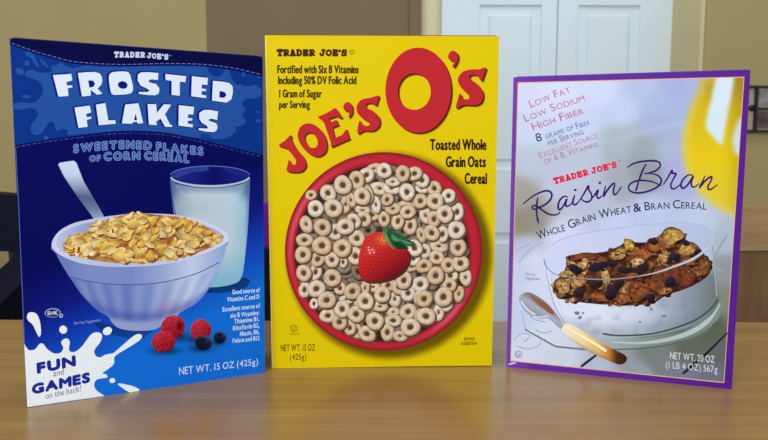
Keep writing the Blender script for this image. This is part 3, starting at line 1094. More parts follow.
P = Print(f1, 'certification_mark', b1, M_p1)
P.fill([ell(52.7, 313, 8.1, 4.9, -4), ell(52.7, 313, 7.0, 3.7, -4)], (150, 164, 208))
P.fill([ell(52.7, 313, 8.1, 4.9, -4)[:20:1]], (92, 104, 160))
P.fill(ell(52.7, 313, 6.4, 3.3, -4), (20, 26, 110))
P.text('SHK', [(47.6, 315.1), (57.6, 314.3)], 3.4, (210, 220, 245), wt=.04)
P.text('D', [(59.8, 317.5), (62.8, 317.3)], 3.4, (200, 210, 240), wt=.04)
P.build()
P = Print(f1, 'serving_note', b1, M_p1)
P.text('Serving Suggestion', [(74, 324.4), (100.5, 321.2)], 2.7, (140, 154, 212), wt=.01)
TX = (206, 228, 252)
P.build()
P = Print(f1, 'vitamin_lettering', b1, M_p1)
for st, x0, y0, x1, y1 in (('Good source of', 232.3, 294.2, 259.6, 291.9), ('Vitamins C and D', 227.2, 301.6, 259.2, 298.6), ('Excellent source of', 222.6, 311.6, 260, 307.6), ('six B Vitamins:', 230.6, 317.8, 259.2, 314.6),
                           ('Thiamine B1,', 234.3, 323.6, 259.2, 320.7), ('Riboflavin B2,', 233, 330.4, 259.2, 327.2), ('Niacin, B6,', 240, 336, 259.2, 333.6), ('Folate and B12', 232.8, 342.9, 259.2, 340)):
    P.text(st, [(x0, y0), (x1, y1)], 4.3, TX, wt=.03)
P.build()
P = Print(f1, 'net_weight_lettering', b1, M_p1)
P.text('NET WT. 15 OZ (425g)', [(179, 374.9), (258, 364.4)], 7.3, TX, wt=.004, h2=6.0)
P.build()

# ------------------------------------------------------------------ yellow carton
f2 = Face([(264.8, 35.3), (499.3, 36.2), (491.8, 365.2), (271.9, 368.2)], -.0016, .6235, .0346, -.045)
b2 = empty('cereal_box', f2.o, 'yellow cereal box showing oat rings and a strawberry in a red bowl', 'cereal box', .0346, 'cereal boxes on the table')
M_p2 = print_material('yellow_printed_card', .36)
M_c2 = mat('yellow_card', (214, 192, 20), .42, .4, (40, .04, (1, 1, 1)))
M_raw = mat('raw_brown_board', (120, 84, 50), .8, .2, (60, .1, (1, 1, 1)))
carton(f2, .056, (M_c2, M_raw), b2)
BC = (383.8, 251.2)


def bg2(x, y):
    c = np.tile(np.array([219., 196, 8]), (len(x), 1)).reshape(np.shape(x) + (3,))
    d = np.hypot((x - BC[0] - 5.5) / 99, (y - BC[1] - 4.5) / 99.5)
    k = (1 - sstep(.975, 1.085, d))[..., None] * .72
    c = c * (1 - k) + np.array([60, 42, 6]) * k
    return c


P = Print(f2, 'front_panel', b2, M_p2)
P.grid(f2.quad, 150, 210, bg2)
P.stroke([(265.6, 37), (269, 200), (272.4, 367)], .9, (228, 220, 150), smooth=False)
P.build()

P = Print(f2, 'brand_lettering', b2, M_p2)
BK = (62, 30, 12)
P.slab('TRADER', [(277, 56.6), (315, 56.6)], 7.7, BK, th=.36, gap=.1)
P.slab("JOE'S", [(319.5, 56.7), (347, 56.7)], 7.7, BK, th=.36, gap=.1)
P.fill([ell(351.8, 52.2, 2.6, 2.6, n=16), ell(351.8, 52.2, 2.0, 2.0, n=16)], (110, 86, 14))
P.text('R', [(350.9, 53.6), (352.8, 53.6)], 2.4, (110, 86, 14))
P.build()

P = Print(f2, 'claims_lettering', b2, M_p2)
OL = (72, 60, 8)
for st, x0, x1, yb, h in (('Fortified with Six B Vitamins', 277.5, 358.4, 73.1, 7.6), ('Including 50% DV Folic Acid', 278.4, 356.2, 84, 7.6), ('1 Gram of Sugar', 279, 321.5, 97.2, 7.3), ('per Serving', 279.3, 309.6, 108, 7.0)):
    P.text(st, [(x0, yb), (x1, yb)], h, OL, wt=.04, gap=.055)
P.build()
P = Print(f2, 'description_lettering', b2, M_p2)
for st, x0, x1, yb, h in (('Toasted Whole', 430.3, 486, 149.7, 10.2), ('Grain Oats', 446.2, 485.5, 166.8, 10.2), ('Cereal', 465, 486.6, 183.6, 10.2)):
    P.text(st, [(x0, yb), (x1, yb)], h, (56, 32, 10), wt=.035, gap=.055)
P.build()

RED = (186, 40, 50)
LET = [
    [spl([(278.6, 145.6), (285, 140.5), (290.9, 134.8), (291.8, 140.5), (297, 149.2), (303.6, 157), (306.2, 164.9), (302.4, 171), (295, 172.4), (286.8, 170.9), (287.6, 165), (289, 159.7), (291.8, 163.8), (295, 164.6), (296, 160.5), (292, 154.5), (286.5, 148.6)], True, 3)],
    [spl([(300.2, 127.1), (307.8, 123.2), (316.4, 126), (323.6, 133.6), (327, 144), (325, 152.6), (317.5, 156.6), (308.9, 153.4), (301.3, 145.6), (297.6, 135.7)], True, 4), spl([(304.5, 136.8), (307.8, 132.9), (313.2, 133.8), (317.3, 140), (317, 146), (312.1, 148), (306.9, 143.8)], True, 4)],
    [[(317.5, 116.9), (326, 113.4), (334.8, 107.9), (336.6, 109), (342.3, 117.4), (340.6, 118.4), (336, 116.2), (329, 118.6), (330.6, 122.6), (336.4, 119.6), (338.8, 124.9), (332.4, 127.6), (334.8, 138), (342, 135), (346.6, 128.8), (349.9, 139), (331.5, 147.2), (330.8, 146), (331, 143.3), (324, 122.8), (320.6, 119)]],
    [spl([(343.2, 106.5), (345.6, 102.6), (349.6, 102.4), (352.4, 106.5), (352.4, 113), (349.6, 117.4), (348.6, 117), (349, 112), (344.8, 110.6)], True, 3)],
    [spl([(357, 105), (362, 99.4), (370, 97.8), (379, 95.4), (378, 100.5), (376, 105.6), (372, 103.4), (367, 103.6), (366.4, 107.4), (374, 111.6), (379.8, 118.6), (379, 126.5), (373, 131), (364, 131), (358, 134), (357.6, 128), (359.6, 120.6), (363, 124.6), (368, 126), (369.4, 122.8), (363, 118.8), (357.2, 112.6)], True, 3)],
    [ell(418.3, 90.2, 32.9, 42.6, 0, 60), ell(414.3, 91.6, 16.4, 18.2, 0, 44)],
    [spl([(448, 56.4), (450, 52), (453.6, 50.8), (457.4, 53.4), (458, 59.5), (454, 67), (452.4, 65.8), (454.2, 61.4), (449.8, 60)], True, 3)],
    [spl([(457.7, 79.5), (462.4, 72), (472, 69.3), (479, 69.3), (485.8, 67.4), (484, 74.5), (481.2, 81), (477, 75.4), (470.8, 75), (469.8, 78.6), (477.5, 84.2), (483, 92.5), (481.6, 101.6), (475, 105.2), (464.2, 104.8), (456, 108.2), (457.6, 100), (459.9, 93.2), (463.5, 98.8), (468.6, 98.8), (468.4, 95), (461, 87.6)], True, 3)],
]
P = Print(f2, 'title_lettering', b2, M_p2)
for i, q in enumerate(LET):
    k = 1.35 if i < 5 else 1.6
    for e, col in ((2.1, (150, 122, 8)), (1.55, (112, 74, 8)), (1.0, (70, 14, 12))):
        P.fill([np.asarray(p, float) + [k * e * .62, k * e * .62] for p in q[:1]] + [np.asarray(p, float) + [k * e * .62, k * e * .62] for p in q[1:]], col)
for q in LET:
    P.fill([np.asarray(p, float) for p in q], RED)
P.build()

P = Print(f2, 'printed_bowl', b2, M_p2)
outer, innr = ell(383.6, 251.4, 98.6, 99.2, 0, 90), ell(381.8, 253, 87.2, 88.2, 0, 80)


def rimcol(x, y):
    a = np.degrees(np.arctan2(y - 252, x - 383))       # 0 right, 90 down
    r = np.hypot((x - 383.6) / 98.6, (y - 251.4) / 99.2)
    ri = np.hypot((x - 381.8) / 87.2, (y - 253) / 88.2)
    mid = np.clip((ri - 1) / np.maximum(ri - 1 + 1 - r, 1e-4), 0, 1)
    c = np.tile(np.array([182., 36, 54]), (len(x), 1))
    dk = (np.abs(mid - .5) * 2) ** 3 * .35
    c = c * (1 - dk)[:, None]
    hl = np.exp(-((mid - .5) / .22) ** 2)
    left = np.exp(-(((a - 202 + 180) % 360 - 180) / 34) ** 2)
    lr = np.exp(-(((a - 42 + 180) % 360 - 180) / 20) ** 2)
    k = np.clip(hl * (left * .55 + lr * .6), 0, 1)[:, None]
    return c * (1 - k) + np.array([232, 122, 146]) * k


th = np.linspace(0, 2 * np.pi, 121)[:-1]
rows = []
for k in np.linspace(0, 1, 9):
    cx, cy = 381.8 + (383.6 - 381.8) * k, 253 + (251.4 - 253) * k
    rx, ry = 87.0 + (98.6 - 87) * k, 88 + (99.2 - 88) * k
    rows.append(np.stack([cx + rx * np.cos(th), cy + ry * np.sin(th)], 1))
P.fill(ell(381.8, 253, 88, 89, 0, 80), (52, 38, 34))
n_ = len(th)
P.raw(np.concatenate(rows), [(j * n_ + i, j * n_ + (i + 1) % n_, (j + 1) * n_ + (i + 1) % n_, (j + 1) * n_ + i) for j in range(8) for i in range(n_)], rimcol)
holder = P.build()

# oat rings
RINGS = [(315.6, 208.6, 8.4, 8.4), (333.3, 208, 9.4, 9.4), (306.3, 224.4, 6.4, 9), (322.6, 227.3, 8.9, 8.9), (335.6, 232, 7, 8.5), (345.2, 226.6, 9.2, 8.6), (353.3, 221.4, 8, 8), (304.5, 239.9, 9, 6.6), (322, 245.5, 9.8, 9.5),
         (342.2, 248, 9.2, 9.6), (357, 238.4, 8, 8.6), (303, 254.7, 8.6, 8.6), (331.9, 259.8, 7.4, 8), (317.8, 259, 7.2, 8), (355.5, 256, 8, 9.2), (343, 262, 4.6, 6), (303.8, 273, 7.8, 8.6), (315.6, 272, 6.2, 8.6), (332.3, 277.9, 8.8, 9.3),
         (304.5, 289.7, 6, 8.2), (316.4, 288.7, 9.2, 8.6), (326.7, 300, 9.4, 8.8), (340, 288.2, 5.8, 7), (342.2, 309, 8.4, 8.6), (352.5, 291.2, 8.2, 9), (346.6, 299.3, 8, 5), (314, 303.7, 4.6, 5.5), (328, 315.6, 8.8, 7), (356.2, 314, 8.4, 9), (361.4, 303.7, 8, 8),
         (365.3, 301.2, 9, 9), (382.3, 294.6, 8, 8.6), (394.8, 299, 6, 9), (408, 293, 8, 8), (422, 298, 8.5, 8.5), (380, 306.4, 8, 5.4), (408, 311.6, 8.8, 8), (374.9, 321, 9, 9.3), (393.3, 320.5, 8.5, 6.4), (410.3, 327, 9.7, 9.3), (387.4, 332.3, 6.8, 9), (366.8, 333.7, 9, 8),
         (400, 336, 8, 5.4), (341, 309.4, 8, 8), (339.4, 322, 8, 8), (349.8, 327.8, 6, 8), (356.4, 330.8, 6, 8.2), (393.3, 312, 7, 4.6), (422.2, 316.8, 8, 9), (435.7, 275.6, 8.7, 9), (424.1, 298.8, 8.8, 8.4), (443.4, 296.9, 9.4, 10), (426, 316.2, 9.7, 9),
         (458.9, 294, 5.2, 8.8), (449.2, 285.3, 8, 7), (465.6, 277.5, 6, 9), (450.2, 275.6, 8, 6.4), (420.3, 284.3, 9, 8), (438.6, 312.3, 6, 8.6), (446.3, 305.5, 6.5, 6), (403.9, 280.4, 8, 9), (435, 201, 9, 8.6), (444.7, 214, 9.2, 8.6), (456.3, 230, 9.4, 8.8), (458, 247.5, 8.6, 8.8),
         (438.9, 246.2, 10, 6.2), (431.6, 232.9, 7.8, 8.4), (421.3, 235, 4.6, 8.4), (442.6, 234.2, 6.2, 8.4), (436.7, 257.3, 8, 7), (460.5, 263.2, 9, 8), (425.6, 215.5, 6, 9), (434, 219, 7, 8.6), (410.2, 225.7, 7, 9.4), (414.5, 247.9, 8, 8.8), (424.7, 251.3, 6, 8), (407.7, 212, 8, 7),
         (420.5, 203.5, 9, 5.6), (451, 198.4, 6, 7), (457, 212, 7, 9), (424, 265.8, 8.6, 7), (448.6, 265, 8, 7.6), (412, 266.6, 9, 5), (414.5, 173.6, 7.8, 7.2), (402.7, 173.6, 7.4, 8.4), (384.2, 170.7, 8, 7.6), (373.9, 168.5, 8.4, 5), (407, 192, 7.8, 9), (379.8, 188.4, 9.8, 7),
         (391.6, 188.4, 9, 6), (393, 181.8, 7.6, 5), (421.9, 188.4, 7, 4.8), (434.4, 188.4, 7.4, 7.4), (448.5, 195.8, 7.4, 7), (376, 204.7, 5, 9), (387.2, 199.5, 7, 6), (404.9, 206.9, 9, 6), (420.4, 201, 8, 7), (393, 208.6, 8.6, 6), (368, 194.3, 5.4, 10), (366.5, 175, 8, 7.6),
         (421.9, 180.3, 8, 7), (342.8, 185, 9.2, 9.6), (356.8, 180, 8, 9.4), (328, 193, 8.8, 7.8), (362, 196.2, 8.6, 9.4), (345.7, 204.3, 5.8, 9), (351, 200, 5, 8), (362.7, 210.2, 8, 5), (364, 219, 7, 8.4), (311, 195, 6, 5), (372, 215, 8, 6), (384, 219, 6, 8), (398, 221, 6.5, 9), (413, 258, 8, 7.5), (365, 288, 5, 8), (373, 287, 8, 5),
         (388, 285, 8, 7), (399, 287, 7.5, 8)]
P = Print(f2, 'printed_oat_rings', holder, M_p2)


def ring(P, cx, cy, rx, ry, dim=1.0):
    rot = random.uniform(-40, 40)
    if rx / ry < .85 or ry / rx < .85:
        rot = random.uniform(-14, 14)
    base = np.array(random.choice([(222, 204, 178), (226, 210, 186), (216, 194, 164), (230, 216, 196), (222, 200, 170), (234, 226, 212)])) * dim
    warm = np.array([176, 138, 102]) * dim
    asp = min(rx, ry) / max(rx, ry)
    hole = .28 if asp > .72 else .17
    sd = random.randint(0, 999)

    def c(t, a, X, Y):
        lit = np.cos(a + 2.15)                       # printed with its light from the upper left
        k = np.clip((t - hole) / (1 - hole), 0, 1)
        rnd = np.sqrt(np.clip(1 - (2 * k - 1) ** 2, 0, 1))
        v = .60 + .40 * rnd + .15 * lit * (2 * k - 1) * np.where(t > hole, 1, 0)
        c_ = base[None] * v[:, None]
        wv = (vnoise(X, Y, 2.4, sd) * .42 * (1 - rnd * .3))[:, None]
        c_ = c_ * (1 - wv) + warm * wv * v[:, None]
        sp = (vnoise(X, Y, 1.1, sd + 5) > .8)[:, None] * .3
        c_ = c_ * (1 - sp) + warm * .8 * sp
        h = (1 - sstep(hole * .75, hole * 1.35, t))[:, None]
        return c_ * (1 - h) + np.array([92, 64, 46]) * dim * h
    # soft printed shade beneath, then the ring
    P.blob(cx + 1.0, cy + 1.1, rx * 1.04, ry * 1.04, rot, np.array([92, 68, 50]) * dim, 1, 20)
    P.blob(cx, cy, rx, ry, rot, c, na=22, irr=.045, rad=[hole * .6, hole, hole * 1.5, .45, .58, .7, .82, .92, 1.0])


inn2 = ell(381.8, 253, 80.5, 81.5, 0, 50)
lower = []
for j in range(-9, 10):
    for i in range(-9, 10):
        x, y = 382 + (i + .5 * (j % 2)) * 11.5 + random.uniform(-2.5, 2.5), 253 + j * 10.2 + random.uniform(-2.5, 2.5)
        if inside([inn2], np.array([x]), np.array([y]))[0]:
            lower.append((x, y))
random.shuffle(lower)
for x, y in lower:
    a = random.uniform(.6, 1)
    q = (8.4 * a, 8.4) if random.random() < .5 else (8.4, 8.4 * a)
    ring(P, x, y, *q, dim=.62)
flat = [r for r in RINGS if min(r[2:]) / max(r[2:]) < .8]
full = [r for r in RINGS if min(r[2:]) / max(r[2:]) >= .8]
random.shuffle(flat)
random.shuffle(full)
for r in flat + sorted(full, key=lambda r: max(r[2:]) * min(r[2:])):
    ring(P, *r)
P.build()

P = Print(f2, 'printed_strawberry', holder, M_p2)
sb = spl([(365, 238), (371, 233.8), (379, 232), (384.2, 235), (392, 243), (404.5, 247), (409, 252), (408.8, 261.4), (402.5, 271.5), (389.8, 278.8), (374, 281.6), (362.9, 279.6), (358.6, 271), (358.7, 257), (361.6, 246)], True, 4)
P.fill(sb + [1.6, 2.2], (70, 44, 34))


def straw(x, y):
    q = (x - 366) * .55 + (y - 246) * .75
    c = ramp(q / 46, [(0, (204, 46, 46)), (.3, (190, 34, 38)), (.6, (156, 22, 34)), (1, (72, 12, 28))])
    k = np.exp(-((x - 383) / 6) ** 2 - ((y - 240) / 5) ** 2)[..., None]
    c = c * (1 - .75 * k) + np.array([226, 160, 70]) * .75 * k
    k = np.exp(-((x - 371) / 4) ** 2 - ((y - 251) / 3.5) ** 2)[..., None] * .4
    return c * (1 - k) + np.array([250, 190, 190]) * k


P.fill(sb, straw, 2)
for j in range(13):
    for i in range(13):
        x, y = 358 + (i + .5 * (j % 2)) * 4.3 + j * .25 + random.uniform(-.5, .5), 235 + j * 3.9 + i * .5 + random.uniform(-.5, .5)
        if inside([sb], np.array([x]), np.array([y]))[0] and pdist(sb, np.array([x]), np.array([y]))[0] > 2.2:
            k = max(0, 1 - ((x - 366) * .55 + (y - 246) * .75) / 44)
            P.blob(x + .2, y + .4, .8, 1.0, 20, np.array([140, 16, 26]) * (.55 + .45 * k), 1, 8)
            P.blob(x, y, .4, .55, 20, np.array([214, 120, 74]) * (.45 + .55 * k), 1, 7)
for x, y in ((369, 250), (372.5, 249.6), (370, 253), (374, 252.4), (368.5, 247.5)):
    P.blob(x, y, .8, .6, 0, (252, 214, 214), 1, 8)
lv = [([(383, 228), (385.5, 226.6), (388, 232), (392, 236), (391, 244), (386, 238)], (58, 120, 72)), ([(387, 232), (394, 232.6), (401, 236), (400, 246), (394, 247), (389, 240)], (30, 84, 54)), ([(396, 236), (404, 236.5), (409, 240), (415.5, 243.4), (414, 246), (406, 246.4), (399, 248.6), (394, 244)], (36, 92, 56)),
      ([(384.5, 232), (388, 237), (391.5, 245), (395, 249.6), (390.6, 246.4), (386, 240)], (86, 150, 82)), ([(394, 242), (402, 244), (409, 248.2), (404, 249.4), (397, 248.4)], (20, 58, 40)), ([(392, 234), (397, 238), (402, 240), (397, 241), (392, 239)], (78, 140, 84)), ([(401, 240), (407, 241.4), (412, 244), (406, 244)], (84, 140, 88))]
for _ in range(34):                              # fringed tips of the leaves
    t_ = random.random()
    x, y = 384 + 27 * t_, 229 + 15 * t_ + random.uniform(-3, 3)
    a_ = random.uniform(-.9, 1.3)
    l_ = random.uniform(4, 8)
    g_ = random.choice([(30, 78, 50), (22, 60, 42), (64, 122, 74), (44, 98, 60)])
    P.stroke([(x, y), (x + l_ * .5 * math.cos(a_), y + l_ * .5 * math.sin(a_)), (x + l_ * math.cos(a_), y + l_ * math.sin(a_))], [1.6, 1.2, .3], g_, smooth=False)
for q, c in lv:
    P.fill(spl(q, True, 3), c)
P.build()

P = Print(f2, 'certification_mark', b2, M_p2)
SM = (84, 66, 8)
P.fill([ell(293.8, 328.4, 3.7, 3.7, n=24), ell(293.8, 328.4, 3.1, 3.1, n=24)], SM)
P.text('U', [(292.2, 330.4), (295.4, 330.4)], 3.9, SM, wt=.01)
P.text('PAREVE', [(289.2, 334.9), (299, 334.9)], 1.9, (110, 90, 10))
P.build()
P = Print(f2, 'net_weight_lettering', b2, M_p2)
P.text('NET WT. 15 OZ', [(280.8, 351.2), (315, 350.6)], 6.5, SM, wt=.01)
P.text('(425g)', [(290, 360), (306.3, 359.6)], 5.8, SM, wt=.01)
P.build()
P = Print(f2, 'serving_note', b2, M_p2)
P.text('SERVING', [(464.2, 340.4), (474.4, 340.3)], 2.9, (64, 48, 8), wt=.02)
P.text('SUGGESTION', [(461.2, 344.9), (476.5, 344.8)], 2.9, (64, 48, 8), wt=.02)
P.build()

# ------------------------------------------------------------------ purple carton
f3 = Face([(513.4, 77.4), (750.5, 70), (731.8, 389.5), (506.3, 367)], .2046, .5961, -.3199, .0008)
b3 = empty('cereal_box', f3.o, 'purple bordered cereal box showing raisins and bran flakes in a glass bowl', 'cereal box', -.3199, 'cereal boxes on the table')
M_p3 = print_material('purple_printed_card', .33)
M_c3 = mat('purple_card', (88, 34, 160), .4, .4, (40, .05, (1, 1, 1)))
carton(f3, .062, (M_c3, M_c3), b3)
P = Print(f3, 'front_panel', b3, M_p3)
P.grid(f3.quad, 40, 50, lambda x, y: ramp((x - 506) / 245, [(0, (116, 66, 176)), (.12, (98, 44, 162)), (1, (82, 30, 140))]))  # paler left side is glare put into the border colour
IN = [np.array(q, float) for q in ((518.4, 83.3), (743.6, 77.6), (723.6, 382), (511.2, 360.2))]
cen = sum(IN) / 4
P.grid([q + (q - cen) / np.linalg.norm(q - cen) * 1.25 for q in IN], 6, 6, (226, 176, 120))
P.build()

CP = [(525, 90, 205, 212, 246), (560, 95, 206, 216, 249), (600, 90, 200, 212, 245), (640, 85, 174, 190, 228), (680, 82, 158, 174, 222), (700, 90, 165, 180, 215), (530, 130, 196, 211, 242), (580, 130, 195, 208, 240), (620, 110, 190, 203, 238),
      (660, 108, 165, 182, 222), (690, 120, 160, 178, 225), (530, 160, 182, 197, 218), (580, 160, 180, 195, 215), (620, 142, 166, 180, 194), (645, 150, 152, 166, 176), (660, 128, 158, 174, 214), (670, 150, 165, 180, 215), (520, 195, 158, 160, 156), (530, 222, 140, 140, 132),
      (522, 225, 140, 138, 122), (620, 185, 158, 168, 184), (645, 172, 140, 151, 156), (600, 195, 178, 188, 216), (560, 182, 184, 194, 222), (680, 172, 165, 175, 222), (526, 246, 186, 194, 222), (560, 240, 205, 215, 248), (620, 228, 192, 206, 242), (650, 215, 184, 198, 236), (640, 235, 182, 196, 234), (700, 225, 186, 200, 230), (725, 240, 168, 184, 206),
      (520, 270, 194, 206, 236), (540, 290, 204, 216, 246), (535, 262, 206, 216, 247), (515, 320, 190, 209, 240), (530, 345, 206, 218, 243), (560, 358, 200, 212, 234), (548, 335, 206, 219, 244), (600, 368, 176, 190, 216), (640, 372, 146, 158, 180), (680, 377, 116, 126, 148), (715, 375, 106, 114, 132), (722, 355, 98, 102, 108), (726, 300, 128, 132, 122), (712, 330, 88, 98, 84), (690, 348, 94, 104, 92),
      (726, 270, 140, 150, 158), (650, 352, 116, 126, 126), (620, 352, 146, 156, 164), (660, 362, 118, 128, 134)]
CPA = np.array(CP, float)
oj = spl([(706, 77), (697, 93), (688, 113), (683, 134), (682.6, 150), (685, 168), (696, 189), (711, 204), (732, 216), (748, 222), (752, 77)], True, 4)
gl1 = spl([(718, 74), (733, 74), (732, 92), (729, 108), (725, 130), (722.6, 142), (719, 143.5), (711, 135), (705.6, 126), (708, 112), (711, 100)], True, 4)
gl2 = spl([(740.5, 118), (736, 126), (732.5, 140), (734.5, 152), (738, 155), (744, 150), (746, 120)], True, 4)


def bg3(x, y):
    d = (x[..., None] - CPA[:, 0]) ** 2 + (y[..., None] - CPA[:, 1]) ** 2 + 60
    wt = d ** -2.2
    c = (wt @ CPA[:, 2:]) / wt.sum(-1, keepdims=True)
    # creases of the cloth and pale streaks
    k = (np.exp(-((y - 128 - (660 - x) * .26) / 3.5) ** 2) * sstep(560, 660, x) * sstep(690, 676, x))[..., None] * .2
    c = c * (1 - k) + np.array([215, 222, 240]) * k
    m = soft(oj, x, y, 5)
    ye = ramp((y - 78) / 140, [(0, (168, 140, 46)), (.2, (204, 176, 26)), (.55, (222, 196, 20)), (1, (216, 196, 60))])
    ye = ye * (1 - .14 * sstep(720, 745, x))[..., None]
    fr = (1 - sstep(0, 13, pdist(oj, x, y)))[..., None] * .5
    ye = ye * (1 - fr) + np.array([214, 204, 120]) * fr
    c = c * (1 - m) + ye * m
    m = soft(gl1, x, y, 3.5)
    c = c * (1 - m) + np.array([206, 226, 240]) * m
    m = soft(gl2, x, y, 3.5)
    c = c * (1 - m) + np.array([196, 214, 222]) * m
    # diagonal pale stripe at the lower left
    return c


P = Print(f3, 'printed_table_scene', b3, M_p3)
P.grid(IN, 120, 160, bg3)
P.stroke([(581.4, 366.4), (589, 360.5), (597.5, 354)], [2.6, 2.8, 2.2], (40, 44, 50))
P.stroke([(727, 333), (708, 352), (692, 366), (683, 373.6)], [1.6, 2.6, 3.0, 2.4], (34, 34, 30))
for q in ([(514, 340), (522, 333), (530, 336), (524, 342)], [(517, 346), (528, 349), (538, 346), (541, 341)], [(530, 316), (536, 320), (545, 322)], [(535, 330), (544, 333), (552, 331)]):
    P.stroke(q, .9, (150, 168, 205))
for q in ([(515, 250), (530, 244)], [(519, 262), (532, 248), (542, 243)]):
    P.stroke(q, 1.6, (170, 180, 212))
P.stroke([(722, 272), (712, 262), (718, 250), (727, 235)], 2.0, (150, 164, 168))
P.build()

# plate under the bowl
P = Print(f3, 'printed_plate', b3, M_p3)
P.fill(spl([(600, 336), (640, 338), (675, 333), (702, 321), (718, 302), (722, 306), (716, 322), (700, 336), (670, 345), (630, 349), (590, 350)]), lambda x, y: ramp((x - 590) / 130, [(0, (172, 188, 208)), (.4, (132, 150, 152)), (.7, (106, 124, 116)), (1, (128, 142, 138))]), 3)
P.stroke([(522, 311), (523.5, 320), (525.5, 328.9)], 1.2, (168, 182, 206))
P.stroke([(525.5, 329.4), (540, 337.6), (555.7, 346.4), (575, 348.4), (592, 350)], 2.2, (122, 134, 146), smooth=False)
P.stroke([(527, 329), (541, 336.6), (556, 345), (576, 347)], .8, (222, 232, 240), smooth=False)
P.stroke([(612, 349.4), (640, 348.4), (672, 344), (700, 335), (717, 321)], 1.3, (84, 100, 88))
P.stroke([(612, 342), (640, 343), (668, 339.5), (692, 331.6), (709, 319.6), (719, 304)], [1.5, 2.5, 4, 5, 4.4, 2.4], (178, 194, 198))
P.build()

# glass bowl with yogurt
P = Print(f3, 'printed_glass_bowl', b3, M_p3)
bowlp = spl([(544, 258), (549, 248), (566, 237.5), (600, 230.5), (645, 224.5), (680, 222.5), (704, 225.5), (713.4, 236), (714.6, 262), (718, 290), (718.6, 304), (708, 318), (690, 327), (655, 335), (615, 338), (585, 335.5), (566, 326), (556, 309), (549, 286)], True, 4)


def yog(x, y):
    c = ramp((x - 545) / 175, [(0, (208, 220, 246)), (.3, (218, 228, 249)), (.55, (198, 210, 234)), (.8, (140, 152, 172)), (1, (102, 116, 114))])
    up = sstep(285, 262, y + (x - 630) * .06)[..., None]
    inn = ramp((x - 545) / 170, [(0, (202, 213, 246)), (.5, (190, 203, 238)), (1, (172, 188, 220))])
    c = c * (1 - up) + inn * up
    k = sstep(318, 336, y + np.abs(x - 610) * .12)[..., None] * .4
    c = c * (1 - k) + np.array([110, 130, 140]) * k
    s_ = (sstep(.62, .8, vnoise(x, y, 6, 8)) * (1 - up[..., 0]))[..., None] * .22
    return c * (1 - s_) + np.array([110, 124, 170]) * s_


P.fill(bowlp, yog, 3)
P.stroke([(545.4, 262), (549, 284), (555, 306), (565, 323)], .9, (150, 164, 200))
P.stroke([(547.4, 270), (551.5, 290), (558, 308)], 1.3, (222, 230, 248))
P.stroke([(712.6, 246), (714.6, 270), (717, 296)], 1.6, (150, 164, 176))
P.stroke([(552, 245), (566, 237.5), (600, 230.5), (645, 224.8), (680, 222.6), (704, 225.6)], .8, (170, 182, 216))
P.stroke([(603, 333.6), (620, 335.6), (655, 333.2), (690, 322.5), (709, 310.5), (717.6, 300)], 1.9, (66, 88, 78))
for x, y, a in ((577, 313, 3), (580, 317.5, 2.4), (583, 313, 1.6), (651, 309, 2), (648, 304.6, 1.6), (664, 316, 2.2), (640, 322, 1.6)):
    P.blob(x, y, a, a * .6, random.uniform(-60, 60), (112, 122, 164), 2, 10, .2)
holder = P.build()

P = Print(f3, 'printed_bran_flakes', holder, M_p3)
mass = spl([(567.4, 257), (582.7, 253.8), (603, 252), (611, 249.4), (621, 245), (628, 238.8), (633.4, 242), (647, 242), (654, 238), (660.4, 235.5), (664.7, 229), (672.2, 226.9), (682, 231.2), (686.3, 239.8), (697, 245), (705.7, 256), (711, 262.5), (710, 273.3), (699.2, 282), (684, 289.5), (667, 295), (654, 302.5), (632, 305.7), (615, 304.6), (603, 304.6), (583, 302.6), (564.3, 299.5), (556, 293.4), (553, 285), (558, 278), (564.3, 271), (566.4, 265)], True, 4)
P.fill(mass, lambda x, y: ramp(vnoise(x, y, 3.5, 12), [(0, (30, 16, 18)), (.5, (84, 46, 30)), (1, (130, 80, 46))]), 1.6)


def flake3(x, y, rx, ry, rot, base, edge=(70, 36, 20), irr=.22):
    ph = random.uniform(0, 6.28)
    sd = random.randint(0, 99)

    def c(t, a, X, Y):
        n = vnoise(X, Y, 1.7, sd)[:, None]
        c_ = np.array(base)[None] * (.55 + .75 * n)
        e = (sstep(.55, 1, t) * (.5 + .5 * np.cos(a - ph)))[:, None] * .8
        return c_ * (1 - e) + np.array(edge) * e
    if rx > 3:
        P.blob(x + .5, y + 1.0, rx * 1.04, ry * 1.06, rot, (44, 22, 18), 1, 16, .05)
    P.blob(x, y, rx, ry, rot, c, 6, 22, irr)


